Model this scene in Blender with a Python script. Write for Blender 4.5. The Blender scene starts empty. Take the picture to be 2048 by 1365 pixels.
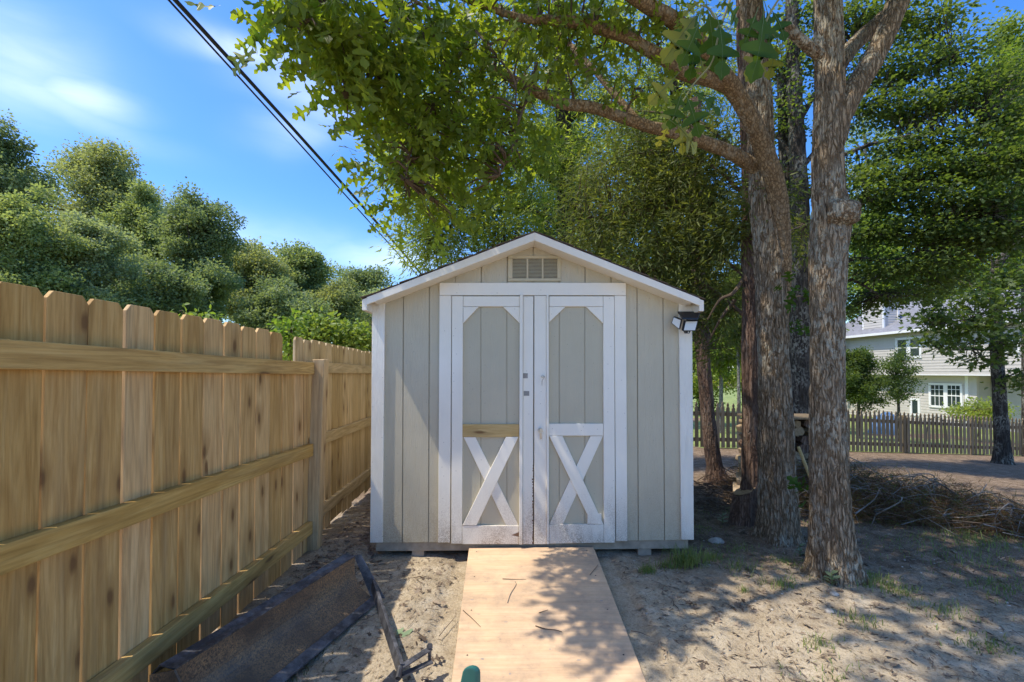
import bpy, bmesh, math, random
import numpy as np
from mathutils import Vector, noise as mnoise

C = bpy.context.scene.collection
R = math.radians
rng = np.random.default_rng(7)
random.seed(7)

# ------------------------------------------------------------------ camera geometry (photo is 2048 x 1365)
H, F, CX, TILT = 1.38, 910.0, 1030.0, R(1.2)
CY = 745 - F * math.tan(TILT)
SUN_EL, SUN_AZ = R(62.5), R(15)          # sun stands to the left, a little in front of the shed
SUN = Vector((-math.cos(SUN_EL) * math.cos(SUN_AZ), -math.cos(SUN_EL) * math.sin(SUN_AZ), math.sin(SUN_EL)))
KX, KY = -SUN.x / SUN.z, -SUN.y / SUN.z   # how far a shadow travels per metre of height


def ray(px, py):
    u, v = (px - CX) / F, (CY - py) / F
    return Vector((u, math.cos(TILT) - v * math.sin(TILT), math.sin(TILT) + v * math.cos(TILT)))


def at(px, py, Y):
    d = ray(px, py)
    return Vector((0, 0, H)) + d * (Y / d.y)


def on_z(px, py, z=0.0):
    d = ray(px, py)
    return Vector((0, 0, H)) + d * ((z - H) / d.z)


def zg(x, y):
    z = 0.0
    if y < 3.2:
        z -= 0.02 * (3.2 - max(y, -4))
    z -= 0.055 * max(0.0, y - 4.0)
    z -= 0.05 * max(0.0, x - 4.0)
    if x < -1.0:
        z += 0.045 * min(1.0, (-1.0 - x) / 0.5) * (1 if y < 9 else 0)
    return max(z, -1.75)


def ground_at(px, py):
    d = ray(px, py)
    z = 0.0
    for _ in range(30):
        p = Vector((0, 0, H)) + d * ((z - H) / d.z)
        z = 0.5 * z + 0.5 * zg(p.x, p.y)
    return p


# ------------------------------------------------------------------ object helpers
def tag(o, label=None, cat=None, group=None, kind=None):
    if label: o['label'] = label
    if cat: o['category'] = cat
    if group: o['group'] = group
    if kind: o['kind'] = kind
    return o


def thing(name, label, cat, loc=(0, 0, 0), group=None):
    o = bpy.data.objects.new(name, None)
    o.empty_display_size = 0.1
    C.objects.link(o)
    o.location = loc
    return tag(o, label, cat, group)


def org(o):
    v = Vector((0, 0, 0))
    while o is not None:
        v += Vector(o.location)
        o = o.parent
    return v


def link(name, me, mat, parent=None, base=None, bevel=0, smooth=False):
    """geometry is given in world coordinates; the object's origin becomes its parent's origin (or base)"""
    o = bpy.data.objects.new(name, me)
    C.objects.link(o)
    off = Vector((0, 0, 0))
    if parent is not None:
        o.parent = parent
        off = org(parent)
    elif base is not None:
        o.location = base
        off = Vector(base)
    if off.length > 0:
        n = len(me.vertices)
        co = np.empty(n * 3, dtype=np.float32)
        me.vertices.foreach_get('co', co)
        co = co.reshape(-1, 3) - np.array(off, dtype=np.float32)
        me.vertices.foreach_set('co', co.ravel())
    for m in (mat if isinstance(mat, (list, tuple)) else [mat]):
        me.materials.append(m)
    if smooth:
        me.polygons.foreach_set('use_smooth', [True] * len(me.polygons))
    me.update()
    if bevel:
        b = o.modifiers.new('bevel', 'BEVEL')
        b.width, b.segments, b.limit_method, b.angle_limit = bevel, 2, 'ANGLE', R(40)
    return o


class MB:
    def __init__(self):
        self.v, self.f, self.m = [], [], []

    def add(self, vs, fs, mi=0):
        k = len(self.v)
        self.v += [tuple(p) for p in vs]
        self.f += [tuple(i + k for i in f) for f in fs]
        self.m += [mi] * len(fs)

    def box8(self, p, mi=0):
        self.add(p, [(0, 3, 2, 1), (4, 5, 6, 7), (0, 1, 5, 4), (1, 2, 6, 5), (2, 3, 7, 6), (3, 0, 4, 7)], mi)

    def box(self, a, b, mi=0):
        (x0, y0, z0), (x1, y1, z1) = a, b
        self.box8([(x0, y0, z0), (x1, y0, z0), (x1, y1, z0), (x0, y1, z0), (x0, y0, z1), (x1, y0, z1), (x1, y1, z1), (x0, y1, z1)], mi)

    def beam(self, a, b, w, h, up=(0, 0, 1), mi=0):
        a, b, up = Vector(a), Vector(b), Vector(up)
        d = (b - a).normalized()
        s = d.cross(up).normalized() * (w / 2)
        t = s.cross(d).normalized() * (h / 2)
        self.box8([a - s - t, a + s - t, b + s - t, b - s - t, a - s + t, a + s + t, b + s + t, b - s + t], mi)

    def prism(self, pts0, pts1, mi=0):
        n = len(pts0)
        self.add(list(pts0) + list(pts1), [tuple(range(n))[::-1], tuple(range(n, 2 * n))] + [(i, (i + 1) % n, n + (i + 1) % n, n + i) for i in range(n)], mi)

    def tube(self, pts, r0, r1, seg=6, mi=0, caps=True):
        pts = [Vector(p) for p in pts]
        n = len(pts)
        prev = None
        base = len(self.v)
        for i, p in enumerate(pts):
            d = (pts[min(i + 1, n - 1)] - pts[max(i - 1, 0)]).normalized()
            if prev is None:
                a = d.cross(Vector((0, 0, 1)) if abs(d.z) < .9 else Vector((1, 0, 0))).normalized()
            else:
                a = (prev - d * prev.dot(d)).normalized()
            prev = a
            b = d.cross(a)
            r = r0 + (r1 - r0) * i / max(1, n - 1) if not isinstance(r0, (list, tuple)) else r0[i]
            for k in range(seg):
                t = 2 * math.pi * k / seg
                self.v.append(tuple(p + (a * math.cos(t) + b * math.sin(t)) * r))
        fs = []
        for i in range(n - 1):
            for k in range(seg):
                k2 = (k + 1) % seg
                fs.append((base + i * seg + k, base + i * seg + k2, base + (i + 1) * seg + k2, base + (i + 1) * seg + k))
        if caps:
            fs.append(tuple(base + k for k in range(seg))[::-1])
            fs.append(tuple(base + (n - 1) * seg + k for k in range(seg)))
        self.f += fs
        self.m += [mi] * len(fs)

    def mesh(self, name='m'):
        me = bpy.data.meshes.new(name)
        me.from_pydata(self.v, [], self.f)
        me.polygons.foreach_set('material_index', self.m)
        me.update()
        return me

    def build(self, name, mat, parent=None, base=None, bevel=0, smooth=False, fix=True):
        me = self.mesh(name)
        if fix:
            bm = bmesh.new(); bm.from_mesh(me)
            bmesh.ops.recalc_face_normals(bm, faces=bm.faces)
            bm.to_mesh(me); bm.free()
        return link(name, me, mat, parent, base, bevel, smooth)


def np_mesh(name, V, Fc):
    """V (n,3) floats, Fc (m,k) ints with the same k for every face"""
    me = bpy.data.meshes.new(name)
    m, k = Fc.shape
    me.vertices.add(len(V))
    me.vertices.foreach_set('co', V.astype(np.float32).ravel())
    me.loops.add(m * k)
    me.loops.foreach_set('vertex_index', Fc.astype(np.int32).ravel())
    me.polygons.add(m)
    me.polygons.foreach_set('loop_start', np.arange(0, m * k, k, dtype=np.int32))
    me.update(calc_edges=True)
    return me


def catmull(pts, n):
    P = [np.array(p, float) for p in pts]
    P = [2 * P[0] - P[1]] + P + [2 * P[-1] - P[-2]]
    out = []
    segs = len(P) - 3
    for i in range(n):
        t = i / (n - 1) * segs
        k = min(int(t), segs - 1)
        u = t - k
        p0, p1, p2, p3 = P[k:k + 4]
        out.append(.5 * ((2 * p1) + (-p0 + p2) * u + (2 * p0 - 5 * p1 + 4 * p2 - p3) * u * u + (-p0 + 3 * p1 - 3 * p2 + p3) * u ** 3))
    return np.array(out)


# ------------------------------------------------------------------ materials
def new_mat(name):
    m = bpy.data.materials.new(name)
    m.use_nodes = True
    nt = m.node_tree
    return m, nt, nt.nodes['Principled BSDF']


class N:
    """tiny node helper"""
    def __init__(self, nt):
        self.nt = nt

    def n(self, t, **k):
        nd = self.nt.nodes.new(t)
        for a, b in k.items():
            setattr(nd, a, b)
        return nd

    def l(self, a, b):
        self.nt.links.new(a, b)

    def coords(self, scale=(1, 1, 1), kind='Object', rot=(0, 0, 0)):
        tc = self.n('ShaderNodeTexCoord')
        mp = self.n('ShaderNodeMapping')
        mp.inputs['Scale'].default_value = scale
        mp.inputs['Rotation'].default_value = rot
        self.l(tc.outputs[kind], mp.inputs['Vector'])
        return mp.outputs['Vector']

    def world(self, scale=(1, 1, 1)):
        g = self.n('ShaderNodeNewGeometry')
        mp = self.n('ShaderNodeMapping')
        mp.inputs['Scale'].default_value = scale
        self.l(g.outputs['Position'], mp.inputs['Vector'])
        return mp.outputs['Vector']

    def noise(self, vec, scale=5, detail=4, rough=.55, dist=0):
        t = self.n('ShaderNodeTexNoise')
        t.inputs['Scale'].default_value = scale
        t.inputs['Detail'].default_value = detail
        t.inputs['Roughness'].default_value = rough
        t.inputs['Distortion'].default_value = dist
        self.l(vec, t.inputs['Vector'])
        return t.outputs['Fac']

    def ramp(self, fac, stops):
        r = self.n('ShaderNodeValToRGB')
        e = r.color_ramp.elements
        while len(e) < len(stops):
            e.new(.5)
        for i, (p, c) in enumerate(stops):
            e[i].position = p
            e[i].color = (*c, 1) if len(c) == 3 else c
        self.l(fac, r.inputs['Fac'])
        return r.outputs['Color']

    def mix(self, fac, a, b, mode='MIX'):
        m = self.n('ShaderNodeMix', data_type='RGBA', blend_type=mode)
        for s, v in ((0, fac), (6, a), (7, b)):
            if hasattr(v, 'is_linked'):
                self.l(v, m.inputs[s])
            elif s == 0:
                m.inputs[0].default_value = v
            else:
                m.inputs[s].default_value = (*v, 1) if len(v) == 3 else v
        return m.outputs[2]

    def math(self, op, a, b=0.0, c=None):
        m = self.n('ShaderNodeMath', operation=op)
        for i, v in enumerate((a, b, c)):
            if v is None: continue
            if hasattr(v, 'is_linked'): self.l(v, m.inputs[i])
            else: m.inputs[i].default_value = v
        return m.outputs[0]

    def rng(self, v, a, b, c=0.0, d=1.0):
        m = self.n('ShaderNodeMapRange')
        self.l(v, m.inputs[0])
        for i, x in enumerate((a, b, c, d)):
            m.inputs[i + 1].default_value = x
        return m.outputs[0]

    def sep(self, vec):
        s = self.n('ShaderNodeSeparateXYZ')
        self.l(vec, s.inputs[0])
        return s.outputs

    def bump(self, h, strength=.3, dist=.01):
        b = self.n('ShaderNodeBump')
        b.inputs['Strength'].default_value = strength
        b.inputs['Distance'].default_value = dist
        self.l(h, b.inputs['Height'])
        return b.outputs['Normal']


WHITE3 = (1, 1, 1)


def mat_wood(name, axis, cols, rough=.75, knots=True, grain=1.0, grey=.35, stain=0.0):
    m, nt, bs = new_mat(name)
    k = N(nt)
    sc = {'x': (2.2, 34, 34), 'y': (34, 2.2, 34), 'z': (34, 34, 2.2)}[axis]
    g = k.n('ShaderNodeNewGeometry')
    rnd = g.outputs['Random Per Island']
    oi = k.n('ShaderNodeObjectInfo')
    rnd2 = k.math('FRACT', k.math('ADD', k.math('MULTIPLY', rnd, 7.31), oi.outputs['Random']))
    base = k.coords(sc)
    sh = k.n('ShaderNodeVectorMath', operation='ADD')
    k.l(base, sh.inputs[0])
    cb = k.n('ShaderNodeCombineXYZ')
    for i in range(3): k.l(k.math('MULTIPLY', rnd2, 40 + 17 * i), cb.inputs[i])
    k.l(cb.outputs[0], sh.inputs[1])
    v = sh.outputs[0]
    gr = k.noise(v, 1.0, 7, .65, .6)
    fine = k.noise(v, 3.4, 3, .6, .2)
    col = k.ramp(gr, [(.28, cols[0]), (.5, cols[1]), (.74, cols[2])])
    col = k.mix(k.rng(fine, .45, .75, 0, .35 * grain), col, tuple(c * .55 for c in cols[0]))
    rl = k.noise(v, .16, 2, .5, .3)
    ring = k.math('ADD', k.math('MULTIPLY', k.math('SINE', k.math('MULTIPLY', rl, 95.0)), .5), .5)
    col = k.mix(k.math('MULTIPLY', k.math('POWER', ring, 3.0),   .32 * grain), col, tuple(c * .74 for c in cols[0]))
    # weathered grey streaks
    w = k.noise(v, .34, 4, .6)
    col = k.mix(k.rng(w, .52, .75, 0, grey), col, (.17, .14, .10))
    # board to board tone
    tone = k.n('ShaderNodeHueSaturation')
    k.l(k.rng(rnd2, 0, 1, .82, 1.14), tone.inputs['Value'])
    k.l(k.rng(rnd2, 0, 1, 1.06, .9), tone.inputs['Saturation'])
    k.l(col, tone.inputs['Color'])
    col = tone.outputs[0]
    if knots:
        ob = k.sep(k.coords())
        cu, cv = {'x': (0, 2), 'y': (1, 2), 'z': (1, 2)}[axis]
        su, sv = {'x': (2.1, 9.5), 'y': (1.8, 8.0), 'z': (7.0, 2.7)}[axis]
        kv = k.n('ShaderNodeCombineXYZ')
        wob = k.math('MULTIPLY', gr, .25)
        k.l(k.math('ADD', k.math('ADD', k.math('MULTIPLY', ob[cu], su), wob), k.math('MULTIPLY', rnd2, 31.0)), kv.inputs[0])
        k.l(k.math('ADD', k.math('MULTIPLY', ob[cv], sv), k.math('MULTIPLY', rnd2, 57.0)), kv.inputs[1])
        vo = k.n('ShaderNodeTexVoronoi', voronoi_dimensions='2D')
        vo.inputs['Scale'].default_value = 1
        k.l(kv.outputs[0], vo.inputs['Vector'])
        cs = k.n('ShaderNodeSeparateColor'); k.l(vo.outputs['Color'], cs.inputs[0])
        on = k.math('GREATER_THAN', cs.outputs[0], .62)
        d = vo.outputs['Distance']
        core = k.math('MULTIPLY', on, k.rng(d, .05, .12, 1, 0))
        halo = k.math('MULTIPLY', on, k.rng(d, .1, .34, .55, 0))
        col = k.mix(halo, col, tuple(c * .62 for c in cols[0]))
        col = k.mix(k.math('MULTIPLY', core, .85), col, (.17, .085, .035))
    if stain:
        s1 = k.noise(k.world(), 4.5, 6, .65)
        s3 = k.noise(k.world(), 33, 4, .7)
        col = k.mix(k.math('MULTIPLY', k.rng(s1, .42, .62), k.rng(s3, .3, .7, .35 * stain, stain)), col, (.37, .27, .19))
        col = k.mix(k.rng(s3, .66, .72, 0, .5 * stain), col, (.25, .2, .16))
    k.l(col, bs.inputs['Base Color'])
    bs.inputs['Roughness'].default_value = rough
    bs.inputs['Specular IOR Level'].default_value = .25
    k.l(k.bump(k.math('ADD', gr, k.math('MULTIPLY', fine, .5)), .35, .004), bs.inputs['Normal'])
    return m


def mat_paint(name, col, emboss=.0, dirt=0.0, z0=.1, z1=.5, rough=.55, streak=.08):
    m, nt, bs = new_mat(name)
    k = N(nt)
    v = k.world()
    big = k.noise(v, 2.2, 4, .6)
    c = k.mix(k.rng(big, .35, .7, 0, 1), tuple(x * (1 - streak) for x in col), col)
    st = k.noise(k.world((30, 30, 2)), 1, 4, .6)
    c = k.mix(k.rng(st, .5, .8, 0, .22), c, tuple(x * .82 for x in col))
    if dirt:
        z = k.sep(k.world())[2]
        sp = k.noise(k.world((1, 1, 1)), 150, 3, .7)
        lo = k.noise(k.world((6, 6, 3)), 1, 4, .6)
        amt = k.math('MULTIPLY', k.rng(z, z0, z1, 1, 0), k.rng(lo, .3, .7, .3, 1.2))
        f = k.math('MULTIPLY', k.math('POWER', amt, 1.4), k.rng(sp, .40, .60, .25, 1.0))
        c = k.mix(k.math('MULTIPLY', f, dirt), c, (.27, .185, .115))
        wx, wy, wz = k.sep(k.world())
        nv = k.n('ShaderNodeCombineXYZ'); k.l(wx, nv.inputs[0]); k.l(wz, nv.inputs[1])
        vv = k.n('ShaderNodeTexVoronoi', voronoi_dimensions='2D'); vv.inputs['Scale'].default_value = 9.5
        k.l(nv.outputs[0], vv.inputs['Vector'])
        vc = k.n('ShaderNodeSeparateColor'); k.l(vv.outputs['Color'], vc.inputs[0])
        dot = k.math('MULTIPLY', k.math('GREATER_THAN', vc.outputs[0], .6), k.rng(vv.outputs['Distance'], .02, .034, 1, 0))
        c = k.mix(k.math('MULTIPLY', dot, .55), c, (.22, .19, .17))
        chip = k.noise(k.world((26, 26, 60)), 1, 4, .7)
        ch = k.math('MULTIPLY', k.rng(chip, .70, .72, 0, 1), k.rng(z, z0, z0 + .16, 1, 0))
        c = k.mix(ch, c, (.16, .11, .08))
    k.l(c, bs.inputs['Base Color'])
    bs.inputs['Roughness'].default_value = rough
    bs.inputs['Specular IOR Level'].default_value = .3
    f1 = k.noise(k.world((55, 55, 5)), 1, 5, .6, 1.6)
    f2 = k.noise(k.world((1, 1, 1)), 240, 2, .5)
    hgt = k.math('ADD', k.math('MULTIPLY', k.math('ABSOLUTE', k.math('SUBTRACT', f1, .5)), 2.0), k.math('MULTIPLY', f2, .25))
    k.l(k.bump(hgt, .18 + emboss, .004), bs.inputs['Normal'])
    return m


def mat_simple(name, col, rough=.6, metal=0, var=.12, nscale=20, bump=.1):
    m, nt, bs = new_mat(name)
    k = N(nt)
    n1 = k.noise(k.world(), nscale, 5, .6)
    c = k.mix(k.rng(n1, .3, .7), tuple(x * (1 - var) for x in col), tuple(min(1, x * (1 + var)) for x in col))
    k.l(c, bs.inputs['Base Color'])
    bs.inputs['Roughness'].default_value = rough
    bs.inputs['Metallic'].default_value = metal
    if bump:
        k.l(k.bump(n1, bump, .003), bs.inputs['Normal'])
    return m


def mat_leaf(name, a, b, trans=.4, tcol=None, rough=.5, clump=1.2, spec=.35):
    m, nt, bs = new_mat(name)
    k = N(nt)
    g = k.n('ShaderNodeNewGeometry')
    r = g.outputs['Random Per Island']
    big = k.noise(k.world(), clump, 2, .5)
    f = k.math('ADD', k.math('MULTIPLY', r, .6), k.rng(big, .3, .7, -.1, .5))
    c = k.mix(f, a, b)
    k.l(c, bs.inputs['Base Color'])
    bs.inputs['Roughness'].default_value = rough
    bs.inputs['Specular IOR Level'].default_value = spec
    tr = k.n('ShaderNodeBsdfTranslucent')
    tc = k.mix(1.0, c, tcol or (2.2, 2.0, .9), 'MULTIPLY')
    k.l(tc, tr.inputs['Color'])
    mx = k.n('ShaderNodeMixShader')
    mx.inputs[0].default_value = trans
    k.l(bs.outputs[0], mx.inputs[1]); k.l(tr.outputs[0], mx.inputs[2])
    k.l(mx.outputs[0], nt.nodes['Material Output'].inputs['Surface'])
    return m


def mat_bark(name, dark, mid, light, lichen=.5, zs=.16, sc=26, bump=.6):
    m, nt, bs = new_mat(name)
    k = N(nt)
    v = k.coords((1, 1, zs))
    n1 = k.noise(v, sc, 6, .65, .5)
    wv_ = k.n('ShaderNodeVectorMath', operation='MULTIPLY_ADD')
    nn_ = k.n('ShaderNodeTexNoise'); nn_.inputs['Scale'].default_value = 18; nn_.inputs['Detail'].default_value = 3
    k.l(k.coords((1, 1, .5)), nn_.inputs['Vector'])
    k.l(nn_.outputs['Color'], wv_.inputs[0]); wv_.inputs[1].default_value = (.05, .05, .03); k.l(k.coords((1, 1, zs * .55)), wv_.inputs[2])
    vo = k.n('ShaderNodeTexVoronoi', feature='DISTANCE_TO_EDGE'); vo.inputs['Scale'].default_value = sc * .95
    k.l(wv_.outputs[0], vo.inputs['Vector'])
    plate = k.rng(vo.outputs['Distance'], .02, .2)
    n2 = k.noise(k.coords((1, 1, .45)), sc * 2.6, 5, .65)
    c = k.ramp(n1, [(.30, dark), (.45, mid), (.68, light)])
    c = k.mix(k.rng(n2, .4, .75, .0, .35), c, dark)
    c = k.mix(k.rng(k.noise(k.coords((1, 1, .5)), 4.5, 3, .5), .35, .65, 0, .35), c, mid)
    c = k.mix(k.math('MULTIPLY', k.math('SUBTRACT', 1.0, plate), .75), c, dark)
    n1 = k.math('ADD', k.math('MULTIPLY', n1, .5), plate)
    big = k.noise(k.coords((1, 1, .7)), 3.2, 4, .6)
    sp = k.noise(k.coords((1, 1, .55)), 30, 4, .6)
    lf = k.math('MULTIPLY', k.rng(big, .44, .6), k.rng(sp, .47, .55))
    c = k.mix(k.math('MULTIPLY', lf, lichen), c, (.52, .50, .40))
    k.l(c, bs.inputs['Base Color'])
    bs.inputs['Roughness'].default_value = .9
    bs.inputs['Specular IOR Level'].default_value = .15
    k.l(k.bump(k.math('ADD', n1, k.math('MULTIPLY', n2, .5)), bump, .02), bs.inputs['Normal'])
    return m


# wood of the board fence: honey brown
FW = [(.45, .245, .08), (.64, .395, .15), (.74, .495, .22)]
M_BOARD = mat_wood('fence_board_wood', 'z', FW, grey=.38)
M_RAIL = mat_wood('fence_rail_wood', 'y', [(.44, .25, .075), (.64, .40, .135), (.75, .52, .21)], grey=.3)
M_POST = mat_wood('fence_post_wood', 'z', [(.38, .235, .105), (.54, .365, .175), (.64, .47, .25)], grey=.4)
M_FAR_BOARD = mat_wood('far_fence_board_wood', 'z', [(.42, .285, .13), (.60, .435, .22), (.70, .55, .32)], grey=.3)
M_FAR_RAIL = mat_wood('far_fence_rail_wood', 'y', [(.44, .32, .16), (.63, .48, .27), (.72, .58, .36)], grey=.2)
M_PICKET = mat_wood('picket_wood', 'z', [(.15, .105, .06), (.23, .17, .10), (.31, .24, .15)], knots=False, grey=.4)
M_TAN = mat_wood('bare_pine', 'x', [(.50, .33, .13), (.62, .43, .19), (.70, .51, .25)], grey=.03, grain=.5)
M_PLY = mat_wood('plywood', 'x', [(.58, .365, .195), (.645, .43, .245), (.69, .48, .29)], knots=False, grey=.12, grain=.55, stain=.8)
M_SIDE = mat_paint('beige_siding_paint', (.58, .515, .375), emboss=.8, dirt=.8, z0=.08, z1=.7)
M_GABLE = mat_paint('gable_siding_paint', (.58, .50, .33), emboss=.25)
M_PANEL = mat_paint('door_panel_paint', (.53, .475, .345), emboss=.2, dirt=.3, z0=.1, z1=.4)
M_WHITE = mat_paint('white_trim_paint', (.90, .84, .72), emboss=.1, dirt=1.0, z0=.09, z1=.62)
M_RAKE = mat_paint('white_rake_paint', (.88, .81, .69), emboss=.04)
M_CORNER = mat_paint('white_corner_paint', (.89, .84, .73), emboss=.9, dirt=.7, z0=.09, z1=.42)
M_SKID = mat_simple('skid_timber', (.36, .29, .21), .9, var=.25, nscale=14)
M_DARK = mat_simple('dark_void', (.03, .026, .022), .95)
M_BLACK = mat_simple('black_plastic', (.018, .018, .02), .45, bump=.02)
M_GREYMETAL = mat_simple('worn_grey_metal', (.48, .47, .45), .35, 1.0, var=.2)
M_PATCH = mat_simple('bare_patch', (.30, .28, .25), .9, var=.2, nscale=60)
M_BARE_AND_SHADE = mat_simple('bare_wood_and_hole_shade', (.17, .10, .06), .9)  # bare wood on the doors, painted hole shade on the burl
M_GREEN = mat_simple('green_plastic', (.035, .16, .12), .42, var=.15, nscale=9, bump=.04)
M_CABLE = mat_simple('cable_sheath', (.016, .016, .02), .6)
M_ROCK = mat_simple('pale_stone', (.40, .36, .30), .9, var=.3, nscale=30, bump=.5)


def mat_shingle():
    m, nt, bs = new_mat('brown_shingle')
    k = N(nt)
    n1 = k.noise(k.world(), 9, 3, .6)
    n2 = k.noise(k.world(), 240, 3, .7)
    c = k.ramp(n1, [(.3, (.07, .045, .03)), (.7, (.16, .11, .075))])
    c = k.mix(k.rng(n2, .4, .7, 0, .5), c, (.03, .022, .018))
    k.l(c, bs.inputs['Base Color'])
    bs.inputs['Roughness'].default_value = .95
    k.l(k.bump(n2, .6, .01), bs.inputs['Normal'])
    return m


M_SHINGLE = mat_shingle()


def mat_rust():
    m, nt, bs = new_mat('rusty_black_steel')
    k = N(nt)
    n1 = k.noise(k.coords(), 3.0, 5, .6)
    n2 = k.noise(k.coords(), 130, 3, .75)
    n3 = k.noise(k.coords((6, 1.2, 6)), 3, 4, .6)
    f = k.math('MULTIPLY', k.rng(n1, .36, .58), k.rng(n2, .42, .58))
    c = k.mix(f, (.10, .085, .074), (.34, .20, .095))
    c = k.mix(k.rng(n3, .58, .75, 0, .5), c, (.03, .03, .034))
    k.l(c, bs.inputs['Base Color'])
    k.l(k.rng(f, 0, 1, .34, .75), bs.inputs['Roughness'])
    k.l(k.rng(f, 0, 1, .55, 0), bs.inputs['Metallic'])
    k.l(k.bump(n2, .35, .003), bs.inputs['Normal'])
    return m


def mat_steel():
    m, nt, bs = new_mat('scuffed_dark_steel')
    k = N(nt)
    n1 = k.noise(k.coords(), 14, 5, .7)
    n2 = k.noise(k.coords(), 70, 4, .7)
    c = k.mix(k.rng(n1, .42, .66), (.05, .05, .056), (.17, .17, .185))
    c = k.mix(k.rng(n2, .62, .72, 0, .5), c, (.42, .40, .37))
    k.l(c, bs.inputs['Base Color'])
    bs.inputs['Roughness'].default_value = .5
    bs.inputs['Metallic'].default_value = .45
    k.l(k.bump(n2, .25, .003), bs.inputs['Normal'])
    return m


M_RUST, M_STEEL = mat_rust(), mat_steel()


def mat_ground():
    m, nt, bs = new_mat('sandy_dirt')
    k = N(nt)
    v = k.world()
    x, y, z = k.sep(v)
    n1 = k.noise(v, 1.1, 5, .6)
    n2 = k.noise(v, 7, 5, .65)
    n3 = k.noise(v, 48, 4, .7)
    n4 = k.noise(v, 190, 3, .7)
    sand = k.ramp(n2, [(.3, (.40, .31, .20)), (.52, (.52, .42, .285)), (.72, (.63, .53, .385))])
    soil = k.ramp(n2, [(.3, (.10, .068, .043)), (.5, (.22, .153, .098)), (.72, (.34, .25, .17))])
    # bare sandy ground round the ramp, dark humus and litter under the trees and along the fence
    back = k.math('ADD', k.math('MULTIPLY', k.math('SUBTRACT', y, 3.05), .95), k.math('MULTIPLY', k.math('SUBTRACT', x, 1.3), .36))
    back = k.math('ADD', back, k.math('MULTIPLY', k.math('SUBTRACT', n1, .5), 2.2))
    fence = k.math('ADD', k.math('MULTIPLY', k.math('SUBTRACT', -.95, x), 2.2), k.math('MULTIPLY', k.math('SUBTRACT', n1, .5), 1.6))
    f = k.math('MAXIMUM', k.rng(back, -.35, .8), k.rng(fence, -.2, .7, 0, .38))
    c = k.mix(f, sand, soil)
    c = k.mix(k.rng(n3, .52, .70, 0, .5), c, (.12, .085, .06))
    c = k.mix(k.rng(n4, .60, .72, 0, .45), c, (.62, .55, .46))
    c = k.mix(k.rng(n4, .40, .28, 0, .55), c, (.07, .05, .035))
    n5 = k.noise(v, 80, 3, .8)
    c = k.mix(k.rng(n5, .56, .66, 0, .5), c, (.11, .075, .05))
    c = k.mix(k.rng(n5, .44, .34, 0, .4), c, (.68, .58, .46))
    k.l(c, bs.inputs['Base Color'])
    bs.inputs['Roughness'].default_value = .95
    bs.inputs['Specular IOR Level'].default_value = .1
    hh = k.math('ADD', k.math('MULTIPLY', n3, 1.0), k.math('MULTIPLY', n4, .5))
    k.l(k.bump(hh, .8, .02), bs.inputs['Normal'])
    return m


M_GROUND = mat_ground()


def mat_lawn():
    m, nt, bs = new_mat('lawn_grass')
    k = N(nt)
    n1 = k.noise(k.world(), .6, 5, .6)
    n2 = k.noise(k.world(), 30, 4, .7)
    c = k.ramp(n1, [(.3, (.15, .20, .045)), (.55, (.27, .32, .08)), (.75, (.42, .40, .18))])
    c = k.mix(k.rng(n2, .4, .7, 0, .5), c, (.06, .09, .02))
    k.l(c, bs.inputs['Base Color'])
    bs.inputs['Roughness'].default_value = .9
    k.l(k.bump(n2, .7, .04), bs.inputs['Normal'])
    return m


M_LAWN = mat_lawn()
M_OAKBARK = mat_bark('oak_bark', (.088, .058, .032), (.30, .215, .135), (.47, .375, .255), .6, zs=.2, sc=52, bump=.8)
M_LIMB = mat_bark('oak_limb_bark', (.09, .055, .03), (.27, .18, .095), (.45, .32, .18), .25, zs=1, sc=46, bump=.4)
M_CEDARBARK = mat_bark('cedar_bark', (.06, .035, .024), (.17, .105, .075), (.27, .19, .14), .1, zs=.06, sc=40)
M_DARKBARK = mat_bark('dark_bark', (.022, .018, .014), (.06, .05, .04), (.13, .11, .09), .4)
M_GREYBARK = mat_bark('grey_bark', (.06, .055, .05), (.16, .15, .135), (.32, .30, .27), .5)
M_OAK = mat_leaf('oak_leaf', (.10, .155, .028), (.20, .245, .04), .58, (2.3, 2.1, .6), rough=.42)
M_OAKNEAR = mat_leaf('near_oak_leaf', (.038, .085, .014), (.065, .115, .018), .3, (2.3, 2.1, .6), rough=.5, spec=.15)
M_OAKYELLOW = mat_leaf('yellow_oak_leaf', (.19, .20, .03), (.30, .29, .055), .45, (1.8, 1.6, .8), rough=.45)
M_RIB = mat_simple('leaf_rib', (.10, .15, .04), .6)
M_WILLOW = mat_leaf('willow_oak_leaf', (.14, .21, .05), (.27, .33, .085), .58, (2.2, 2.0, .8))
M_CEDAR = mat_leaf('cedar_needle', (.07, .10, .027), (.17, .19, .05), .42, (1.8, 1.7, .7), rough=.6, clump=2.2)
M_MAPLE = mat_leaf('maple_leaf', (.05, .09, .03), (.115, .165, .05), .5, (2.3, 2.1, .7), clump=.9)
M_BRIGHT = mat_leaf('bright_leaf', (.10, .19, .03), (.24, .30, .05), .5, (1.8, 1.7, .8), clump=.8)
M_YGREEN = mat_leaf('yellow_green_leaf', (.15, .24, .04), (.27, .33, .07), .4, (1.7, 1.6, .8), clump=2.5)
M_FAR = [mat_leaf('far_leaf_%s' % nme, a, b, .42, (1.9, 1.8, .9), rough=.6, clump=.35) for nme, a, b in (
    ('dark', (.13, .185, .09), (.24, .295, .14)), ('mid', (.165, .225, .09), (.29, .345, .14)),
    ('pale', (.23, .29, .165), (.35, .40, .22)), ('olive', (.19, .23, .10), (.31, .345, .15)))]
M_DEAD = mat_leaf('dead_cedar_needle', (.09, .045, .018), (.20, .115, .05), .15, (1, 1, 1), rough=.8, clump=2)
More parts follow.
